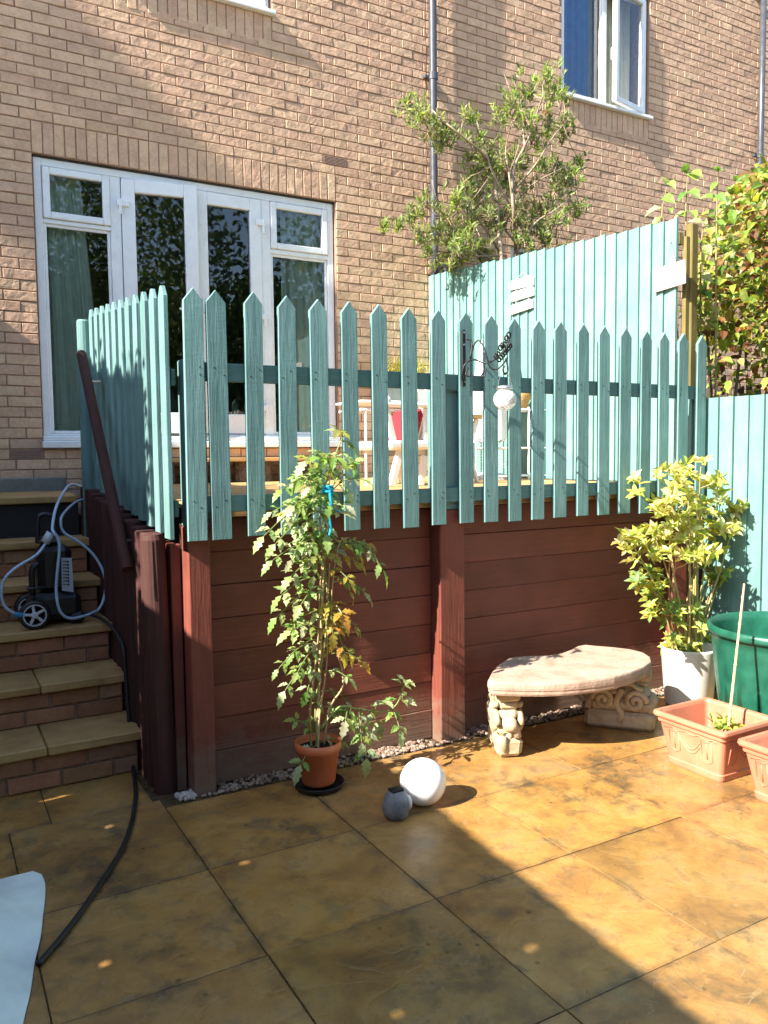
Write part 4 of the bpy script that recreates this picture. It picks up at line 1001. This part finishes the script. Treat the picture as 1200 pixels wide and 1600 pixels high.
h4 = [PY(125,958,-1.82), PY(148,962,-1.90), PX(170,975,.03), PX(184,994,.04)]+[PX(u, v, .045) for u, v in ((193,1014),(196,1050),(199,1090),(202,1130),(205,1165))]+[PX(208,1198,.03)] + [PZ(u, v, .011) for u, v in ((211,1225),(212,1245),(206,1285),(190,1328),(165,1368),(130,1420),(95,1466),(60,1506))]
o = MB().tube(spline(h4, 8), .0095, 10).build('pressure_hose', HOSEB, None, True); tag(o, 'black rubber hose running down the steps and across the patio', 'hose')
# pale blue sheet
cm = MB(); nx, ny = 26, 40; vs = []
def edge(y_):
    ks = [(-3.28,-.486),(-3.336,-.484),(-3.345,-.462),(-3.42,-.458),(-3.60,-.480),(-3.86,-.533),(-4.14,-.595),(-4.6,-.66),(-5.0,-.72)]
    for (a, xa), (b, xb) in zip(ks, ks[1:]):
        if a >= y_ >= b: return xa+(xb-xa)*(a-y_)/(a-b)
    return -.6
for j in range(ny+1):
    y_ = -3.325-1.5*j/ny; xe = edge(y_)
    for i in range(nx+1):
        t_ = i/nx; x = -1.35+(xe+1.35)*t_
        z = .022+.022*(abs(math.sin(x*7.5+y_*1.3))**.35-.6)+.012*(abs(math.sin(y_*6-x*2.2))**.3-.6)+.010*math.sin(x*9+y_*3)+.012*math.sin(y_*11+x*5)+.007*math.sin(x*31+y_*17)+(.03*math.exp(-((t_-.82)/.06)**2)); z = .006+(z-.006)*min(1, (1-t_)/.10)*min(1, j/5)*.7
        vs.append((x+.002*math.sin(y_*23), y_+.006*math.sin(x*9), max(.006, z)))
cm.add(vs, [(j*(nx+1)+i, j*(nx+1)+i+1, (j+1)*(nx+1)+i+1, (j+1)*(nx+1)+i) for j in range(ny) for i in range(nx)])
cm.add([(x, y_, z+.003) for x, y_, z in vs], [(j*(nx+1)+i+1, j*(nx+1)+i, (j+1)*(nx+1)+i, (j+1)*(nx+1)+i+1) for j in range(ny) for i in range(nx)])
o = cm.build('plastic_sheet', CLOTHB, None, True); tag(o, 'crumpled pale blue sheet spread on the shaded patio', 'sheet')

# ================================================================== FURNITURE ON THE DECK
def on_deck(u, v): return PZ(u, v, DZ)
tb = thing('metal_table', (2.0, -1.75, DZ), 'slim white metal side table on the deck', 'table')
p0 = PY(571, 640, -1.7); zt = p0.z
for (dx, dy) in ((0,0), (.30,0), (0,.30), (.30,.30)):
    m = MB(); m.tube([(p0.x+dx,p0.y+dy,DZ),(p0.x+dx,p0.y+dy,DZ+.012),(p0.x+dx,p0.y+dy,zt)], [.02,.008,.008], 10); m.build('leg', WHITEM, tb)
m = MB(); m.cb(p0.x-.05, p0.x+.34, p0.y-.04, p0.y+.34, zt+.045, zt+.06, .004); m.build('top', WHITEM, tb)
m = MB(); m.tube([(p0.x-.04,p0.y,zt),(p0.x+.33,p0.y,zt)], .009, 8); m.tube([(p0.x-.04,p0.y+.3,zt),(p0.x+.33,p0.y+.3,zt)], .009, 8); m.build('apron', WHITEM, tb)
ch = thing('garden_chair', (2.25, -1.9, DZ), 'low white wooden garden chair with red cushion on the deck', 'chair')
def cz(u, v, Y): return PY(u, v, Y)
for (a, b) in (((626,702),(611,764)), ((664,712),(656,766))):
    q1, q2 = cz(*a, -2.05), cz(*b, -2.05); q2.z = DZ
    m = MB(); m.bar(q1, q2, .045, .04, .006); m.build('leg', WHITEW, ch)
    m = MB(); m.bar(q1+Vector((.05,.36,.0)), q2+Vector((.09,.36,0)), .045, .04, .006); m.build('leg', WHITEW, ch)
s0, s1 = cz(606,692,-2.07), cz(668,696,-2.07); m = MB(); m.cb(s0.x, s1.x+.03, -2.10, -1.64, s1.z-.025, s1.z+.03, .016); m.build('seat', WHITEW, ch)
bz_ = s1.z; m = MB(); m.bar((s1.x+.005,-2.05,bz_+.031), (s1.x+.01,-2.05,bz_+.235), .045, .03, .006); m.build('arm_support', WHITEW, ch); m = MB(); m.bar((s0.x+.05,-2.05,bz_+.031), (s0.x+.0,-2.05,bz_+.235), .04, .03, .006); m.build('arm_support', WHITEW, ch)
m = MB(); m.cb(s0.x-.05, s1.x+.08, -2.09, -2.01, bz_+.236, bz_+.265, .012); m.sphere((s0.x+.0,-2.05,bz_+.272), .035, 16, 10); m.build('arm', WHITEW, ch)
for k in range(4):
    m = MB(); m.bar((s1.x+.03,-1.98+.1*k,bz_+.031), (s1.x+.16,-1.98+.1*k,bz_+.42), .075, .018, .006, (0,1,0)); m.build('back_slat', WHITEW, ch)
m = MB(); m.cbox((s1.x-.04,-1.86,bz_+.12), (.035,.16,.12), .03, Matrix.Rotation(rad(18), 3, 'Y')); m.build('cushion', RED, ch)
# closed parasol
pz = PY(762, 745, -1.35); ps = thing('parasol', (pz.x, pz.y, DZ), 'closed white parasol standing on the deck', 'parasol')
ztop = PY(765, 520, -1.35).z; zbot = PY(765, 690, -1.35).z
m = MB(); vs = []; nn = 48
for i, (f_, r) in enumerate(((0,.12), (.08,.125), (.3,.12), (.6,.085), (.85,.05), (1,.02))):
    for k in range(nn):
        a = 2*math.pi*k/nn; rr = r*(1+.22*math.sin(8*a+i*.25)); vs.append((pz.x+rr*math.cos(a), pz.y+rr*math.sin(a), zbot+(ztop-zbot)*f_+.015*math.sin(8*a)*(i == 0)))
m.add(vs, [(i*nn+k, i*nn+(k+1) % nn, (i+1)*nn+(k+1) % nn, (i+1)*nn+k) for i in range(5) for k in range(nn)]+[tuple(5*nn+k for k in range(nn))]); m.build('canopy', FABRICW, ps, True)
m = MB(); m.tube([(pz.x,pz.y,DZ),(pz.x,pz.y,ztop+.06)], .019, 12); m.build('pole', WHITEM, ps)
m = MB(); m.lathe([(0,0),(.2,0),(.2,.03),(.03,.06),(.03,.16),(0,.16)], 28, (pz.x,pz.y,DZ)); m.build('base', GREYP, ps)
# wooden folding stool
q1 = PY(741, 650, -1.75); wt = thing('folding_stool', (q1.x, q1.y, DZ), 'pale wooden folding stool beside the parasol on the deck', 'stool')
m = MB(); m.cb(q1.x-.14, q1.x+.05, q1.y-.03, q1.y+.3, q1.z-.02, q1.z+.01, .004); m.build('seat', DECKW, wt)
for sx in (0, .24):
    m = MB(); m.bar((q1.x+.02, q1.y+sx, q1.z-.021), (q1.x-.12, q1.y+sx, DZ), .035, .022, .004); m.build('leg', WHITEW, wt)
    m = MB(); m.bar((q1.x-.12, q1.y+sx+.024, q1.z-.021), (q1.x+.04, q1.y+sx+.024, DZ), .035, .022, .004); m.build('leg', WHITEW, wt)
# wire plant stand with rods
YR = -1.62; a0 = PY(772, 755, YR); a1 = PY(826, 755, YR); a2 = PY(905, 755, YR)
rk2 = thing('wire_rack', (a1.x, YR, DZ), 'white wire plant rack with three shelves on the deck', 'rack')
ztop = PY(826, 640, YR).z
for x in (a0.x, a1.x, a2.x):
    for dy in (0, .22): m = MB(); m.tube([(x,YR+dy,DZ),(x,YR+dy,ztop+.02)], .007, 8); m.build('upright', WHITEM, rk2)
for z in (DZ+.03, PY(826,700,YR).z, ztop):
    m = MB()
    for dy in (0, .22): m.tube([(a0.x,YR+dy,z),(a2.x,YR+dy,z)], .007, 8)
    x = a0.x
    while x < a2.x: m.tube([(x,YR,z),(x,YR+.22,z)], .0025, 6); x += .03
    m.build('shelf', WHITEM, rk2)
m = MB(); z = DZ+.05
while z < ztop: m.tube([(a0.x,YR+.22,z),(a1.x,YR+.22,z)], .002, 5); z += .022
m.build('wire_back', WHITEM, rk2)
bs = PY(818, 641, YR+.08); m = MB(); m.lathe([(0,0),(.035,.004),(.075,.10),(.085,.13),(.08,.132),(.03,.02)], 30, (bs.x, YR+.1, ztop+.008)); o = m.build('rattan_basket', RATTAN, None, True); tag(o, 'small tapering rattan basket on top of the white wire rack', 'basket')
# wall planter with grasses
wp = thing('wall_planter', (2.95, -.13, 1.9), 'grey trough of wispy yellow green plants fixed to the house wall', 'planter')
m = MB(); m.cb(2.72, 3.2, -.24, -.02, 1.93, 2.12, .01); m.build('trough', mat('zinc', nodes=plastic((.25,.27,.26), .6, .2)), wp)
m = MB()
for i in range(160):
    b = Vector((random.uniform(2.75,3.17), random.uniform(-.21,-.05), 2.115)); m.col = jitc(random.choice([(.42,.38,.10),(.34,.34,.08),(.48,.40,.14)]), .2); m.leaf(b, Vector((random.uniform(-.5,.5), random.uniform(-.6,.1), 1)), rv(), random.uniform(.08,.30), .012, .2, .5)
stuff(m.build('grasses', LEAF, wp))

# ================================================================== SHRUB AGAINST THE HOUSE WALL
random.seed(31)
bb = thing('bottlebrush_shrub', (4.0, -.55, 0), 'tall straggly narrow leaved shrub against the brick wall', 'shrub')
YB = -.62
def pb_(u, v, dy=0): return PY(u, v, YB+dy)
tr = [[(783,640),(784,420),(780,370),(776,310),(768,262),(752,238),(725,215),(700,195),(675,172)], [(808,640),(806,400),(803,340),(800,290),(806,255),(822,225),(838,180),(848,150)],
      [(806,390),(801,320),(795,270),(790,235),(800,190)], [(800,300),(835,260),(860,220),(880,195)], [(784,400),(760,360),(735,330),(705,300)], [(806,395),(835,350),(865,330),(890,310)], [(786,420),(745,390),(715,370),(690,330),(665,320)],
      [(805,370),(850,360),(880,345),(905,320)], [(780,370),(800,330),(830,290),(885,260)], [(778,330),(765,300),(745,290),(715,290)], [(803,330),(770,270),(755,220),(745,190)], [(806,380),(770,340),(750,350),(700,365),(660,380)], [(750,240),(720,235),(690,225)], [(820,230),(815,190),(805,165)], [(790,400),(740,400),(700,395),(672,400)]]
bark = MB(); nodes_ = []
for k, t_ in enumerate(tr):
    dys = [0.0 if i == 0 else random.uniform(-.16,.12) for i in range(len(t_))]; P_ = spline([pb_(u, v, dys[i]) for i, (u, v) in enumerate(t_)], 5)
    bark.col = random.choice([(.30,.22,.15),(.36,.28,.20),(.26,.19,.13)]); r0_ = .017 if k < 2 else .009
    bark.tube(P_, [r0_*(1-.75*i/len(P_))+.002 for i in range(len(P_))], 7); nodes_ += P_[len(P_)//3:]
GB = [(.15,.22,.07), (.21,.29,.09), (.29,.35,.14), (.10,.16,.06), (.36,.38,.18), (.25,.26,.12)]; GY = [(.30,.42,.08), (.36,.45,.13), (.24,.37,.08)]
CL = [(645,160,22),(660,175,24),(680,200,24),(700,195,20),(690,215,18),(735,180,14),(825,140,28),(850,120,24),(865,135,24),(880,150,12),(800,165,24),(785,175,18),(820,185,22),(860,190,24),(880,205,18),(885,185,12),(830,215,20),(740,225,22),(760,235,24),(785,240,26),(810,245,20),(770,265,26),(745,260,20),(790,275,28),(820,285,24),(730,290,22),(750,300,28),(715,305,18),(850,250,18),(870,260,22),(895,265,20),(905,250,10),(885,285,22),(865,300,24),(845,320,26),(870,340,22),(900,325,16),(840,350,24),(815,340,26),(790,330,26),(770,340,24),(745,340,24),(725,350,20),(700,340,20),(665,320,18),(650,325,12),(690,370,22),(670,385,16),(710,385,20),(735,380,22),(760,390,22),(715,400,18),(690,405,14),(640,335,8),(660,360,12),(820,370,20),(850,370,18),(600,352,5),(622,350,7)]
fol = MB()
for (u, v, r) in CL:
    c = pb_(u, v, random.uniform(-.18,.2)); rr = r*.0053; dens = int(5+r*.62)
    near = min(nodes_, key=lambda p: (p-c).length); bark.col = (.30,.23,.15)
    if r > 5: bark.tube([near, near.lerp(c, .5)+rv(.03), c], [.005,.004,.002], 5)
    for j in range(dens):
        tip = c+Vector((random.gauss(0,.5)*rr, random.gauss(0,.5)*rr, random.gauss(0,.5)*rr)); tw = (tip-c)*.7+Vector((0,-.1*random.random(),.25)); tw.normalize(); base = tip-tw*.07
        bark.col = random.choice([(.34,.22,.15),(.40,.24,.18),(.28,.22,.13)]); bark.tube([c+rv(.01), base, tip], [.0022,.002,.0014], 4)
        cols = GB if random.random() < .72 else GY
        for q in range(9):
            s_ = base.lerp(tip, random.random()); out = (rv()+tw*.9).normalized(); fol.col = jitc(random.choice(cols), .2); l_ = random.uniform(.04,.075); fol.leaf(s_, out, rv(), l_, l_*.24, .15, random.uniform(-.1,.25))
for i in range(40):
    n0 = random.choice(nodes_); e = n0+Vector((random.uniform(-.18,.18), random.uniform(-.15,.1), random.uniform(.08,.30))); bark.col = (.42,.30,.22); bark.tube([n0, n0.lerp(e,.5)+rv(.015), e], [.003,.0025,.0015], 5)
bark.build('branches', STEM, bb, True); stuff(fol.build('foliage', LEAF, bb))
m = MB()
for (u, v) in ((797,262),(853,175),(792,266)):
    c = pb_(u, v, -.1); m.col = (.55,.05,.04)
    for i in range(26): m.leaf(c+rv(.012), rv()+Vector((0,0,.2)), rv(), .028, .003, .1, .1)
m.build('flower', LEAF, bb)

# ================================================================== HEDGE AND SAPLING BEYOND THE LOW FENCE
random.seed(41)
hg = thing('red_leaved_hedge', (4.6, -2.9, 0), 'dense hedge of bronze red and yellow green leaves beyond the low fence', 'hedge')
fo = MB(); stt = MB(); HC = [(.28,.36,.05), (.36,.40,.07), (.16,.26,.04), (.26,.12,.045), (.32,.17,.07), (.17,.07,.035), (.42,.40,.13), (.12,.20,.035)]
for i in range(14):
    x = random.uniform(4.0,5.3); y_ = random.uniform(-3.7,-2.0); stt.col = (.16,.11,.07); e = Vector((x+random.uniform(-.2,.2), y_+random.uniform(-.2,.2), random.uniform(2.4,3.4))); stt.tube([(x,y_,0), (x+.03,y_,1.2), e], [.02,.015,.005], 7)
def hedge_top(u): return 470-(u-1085)*1.9 if u < 1180 else 270
cnt = 0
while cnt < 8200:
    u = random.uniform(1078, 1520); v = random.uniform(245, 640)
    tv = 300+max(0, (1130-u))*2.2 if u < 1130 else (300-(u-1130)*.75 if u < 1190 else 255)
    if v < tv+random.uniform(-8,14): continue
    if v > 540 and u < 1300 and random.random() < .8: continue
    if u < 1095 and v > 545: continue
    X_ = 3.62+random.random()**.8*1.7; c = PX(u, v, X_)
    if c.y > -.5: continue
    red = random.random() < (.15+.42*min(1, (u-1080)/250)); fo.col = jitc(random.choice(HC[3:6] if red else HC[:3]+HC[6:]), .22)
    d = Vector((random.uniform(-1,.4), random.uniform(-1,.6), random.uniform(-.7,.5))); l_ = random.uniform(.06,.11); fo.leaf(c, d, Vector((-.5,-.3,1))+rv(.6), l_, l_*.55, .2, random.uniform(.1,.45)); cnt += 1
stuff(fo.build('foliage', LEAF, hg)); stt.build('stems', STEM, hg)
sp = thing('sapling', (3.75, -2.6, 0), 'young sapling with broad pale green leaves rising above the fence end', 'sapling')
m = MB(); SPX = 3.72
for s_ in ([(1035,640),(1035,400),(1034,340),(1038,310),(1043,290)], [(1072,640),(1072,380),(1072,320),(1075,262)], [(1118,640),(1119,400),(1120,340),(1122,268)], [(1095,560),(1095,400),(1100,350)]):
    P_ = spline([PX(u, v, SPX) for u, v in s_], 5); m.col = (.26,.20,.09); m.tube(P_, [.007*(1-.6*i/len(P_)) for i in range(len(P_))], 7)
m.build('stem', STEM, sp, True)
for (u, v, du, dv, l_) in ((1040,290,-2,-14,.10),(1043,285,14,2,.11),(1036,308,16,2,.13),(1034,325,-18,4,.12),(1034,338,-14,12,.10),(1047,325,4,6,.06),(1060,335,8,-4,.10),(1074,272,-4,-14,.10),(1076,270,14,4,.12),(1078,272,18,-6,.13),(1073,300,22,-2,.14),(1072,300,-10,8,.08),(1074,330,18,2,.13),(1073,330,-16,6,.1),(1122,270,-4,-10,.09),(1122,268,8,-8,.09),(1121,285,-8,6,.08),(1120,310,-14,-4,.10),(1120,305,16,6,.10),(1120,330,-18,2,.12),(1118,345,16,4,.11),(1100,350,-14,-6,.10),(1100,352,14,2,.11),(1098,375,-14,6,.11),(1097,385,18,4,.12),(1098,410,-12,8,.12),(1096,430,16,4,.12),(1100,455,14,6,.11),(1096,470,-10,10,.1),(1110,500,14,10,.1),(1125,565,18,-8,.12),(1120,572,-12,6,.08),(1130,600,12,-4,.07)):
    a = PX(u, v, SPX); b = PX(u+du, v+dv, SPX-.05); m = MB(); m.col = jitc(random.choice([(.20,.34,.06),(.26,.38,.08),(.14,.28,.06),(.40,.44,.22)]), .15); m.leaf(a, (b-a), Vector((-.6,-.4,1))+rv(.4), l_, l_*.58, .18, .35); m.build('leaf', LEAF, sp)

# ================================================================== TREES OUTSIDE THE FRAME (shade on the wall, reflections in the glass)
def tree(name, base, h, crown, n, ls, cols, label, cat='tree', squash=(1,1,1)):
    t_ = thing(name, base, label, cat); m = MB(); m.col = (.16,.12,.09); top = Vector(crown[0][0]); b = Vector(base)
    m.tube([b, b.lerp(top,.5)+rv(.1), top], [.14,.1,.03], 9)
    for c, r in crown:
        c = Vector(c); m.tube([b.lerp(top,.55), b.lerp(top,.6).lerp(c,.5)+rv(.1), c], [.05,.035,.012], 6)
    m.build('trunk', STEM, t_, True); f_ = MB(); tot = sum(r[0]*r[1]*r[2] for c, r in crown)
    for c, r in crown:
        for i in range(int(n*r[0]*r[1]*r[2]/tot)):
            d = rv()
            while d.length > 1: d = rv()
            k = .55+.45*random.random(); d = d.normalized()*d.length**.35
            p = Vector(c)+Vector((d.x*r[0], d.y*r[1], d.z*r[2]))*random.uniform(.55,1.05); f_.col = jitc(random.choice(cols), .25); f_.leaf(p, rv()+Vector((0,0,-.3)), rv()+Vector((0,0,.5)), ls*random.uniform(.6,1.2), ls*.6, .15, .3)
    stuff(f_.build('crown', LEAF, t_))
GTREE = [(.05,.10,.03), (.07,.13,.035), (.10,.16,.04), (.04,.08,.03)]
# hedge on the left boundary: top edge shades the side fence
random.seed(51)
hd_ = thing('tall_hedge', (-2.3, -1.5, 0), 'tall dense green hedge left of the steps', 'hedge'); m = MB()
for i in range(9000):
    y_ = random.uniform(-2.92, .3); zt = 3.52+.22*(y_+2.9)/1.6*.9+.03*math.sin(y_*9)+.02*math.sin(y_*23); x = random.uniform(-2.35,-1.85); z = random.uniform(.1, zt)
    m.col = jitc(random.choice(GTREE), .25); l_ = random.uniform(.06,.10); m.leaf(Vector((x, y_, z-.04)), rv()+Vector((0,0,-.1)), rv()+Vector((.5,0,.3)), l_, l_*.7, .15, .2)
stuff(m.build('foliage', LEAF, hd_)); m = MB()
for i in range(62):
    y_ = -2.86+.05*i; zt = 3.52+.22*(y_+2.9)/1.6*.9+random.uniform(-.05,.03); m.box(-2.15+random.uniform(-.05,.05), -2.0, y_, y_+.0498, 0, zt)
m.build('solid_core', mat('hedge_core', (.03,.04,.015), .9), hd_)  # solid boxes added inside the leaves so the hedge's shade has no gaps
tree('ash_tree', (-9.9, .2, 0), 10, [((-9.5,-1.12,11.55),(.62,.32,.62)), ((-9.8,-1.05,12.0),(.5,.32,.4)), ((-9.3,-1.10,10.75),(.5,.3,.45))], 2200, .15, GTREE, 'leafy tree beside the house corner')
random.seed(61)
for i, (x, y_, h, r, lab) in enumerate(((.5,-15.5,10,2.9,'broad dark green tree across the garden'), (5.2,-16.5,11.5,3.2,'tallest dark green tree across the garden'), (9.8,-15,9.5,2.8,'dark green tree at the far garden corner'), (2.9,-19,12.5,3.4,'tall tree standing behind the other garden trees'), (14.2,-17,10,3.2,'dark green tree past the garden corner'))):
    tree('garden_tree', (x, y_, 0), h, [((x,y_,h*.62),(r,r*.9,h*.3)), ((x+r*.6,y_+.3,h*.42),(r*.7,r*.7,h*.22)), ((x-r*.6,y_-.2,h*.40),(r*.7,r*.7,h*.24)), ((x+.2,y_,h*.2),(r*.8,r*.7,h*.16))], 7500, .20, GTREE, lab)

random.seed(71)
gh = thing('reflection_hedge', (6, -21, 0), 'long dark hedge added out of view to darken the glass reflections', 'hedge'); m = MB()  # unseen hedge, added to fill sky gaps in the door reflections
for i in range(110): m.box(-10+.3*i, -9.7+.3*i, -21.6, -21, 0, 7.2+random.uniform(-.6,.5)+math.sin(i*.4)*.5)
m.build('solid_core', mat('reflection_hedge_core', (.028,.045,.016), .9), gh); m = MB()
for i in range(7000): m.col = jitc(random.choice(GTREE), .3); m.leaf(Vector((random.uniform(-10,23), -20.95+random.uniform(-.1,.3), random.uniform(0,7.6))), rv(), rv()+Vector((0,.6,.2)), random.uniform(.18,.35), .16, .15, .2)
stuff(m.build('foliage', LEAF, gh))
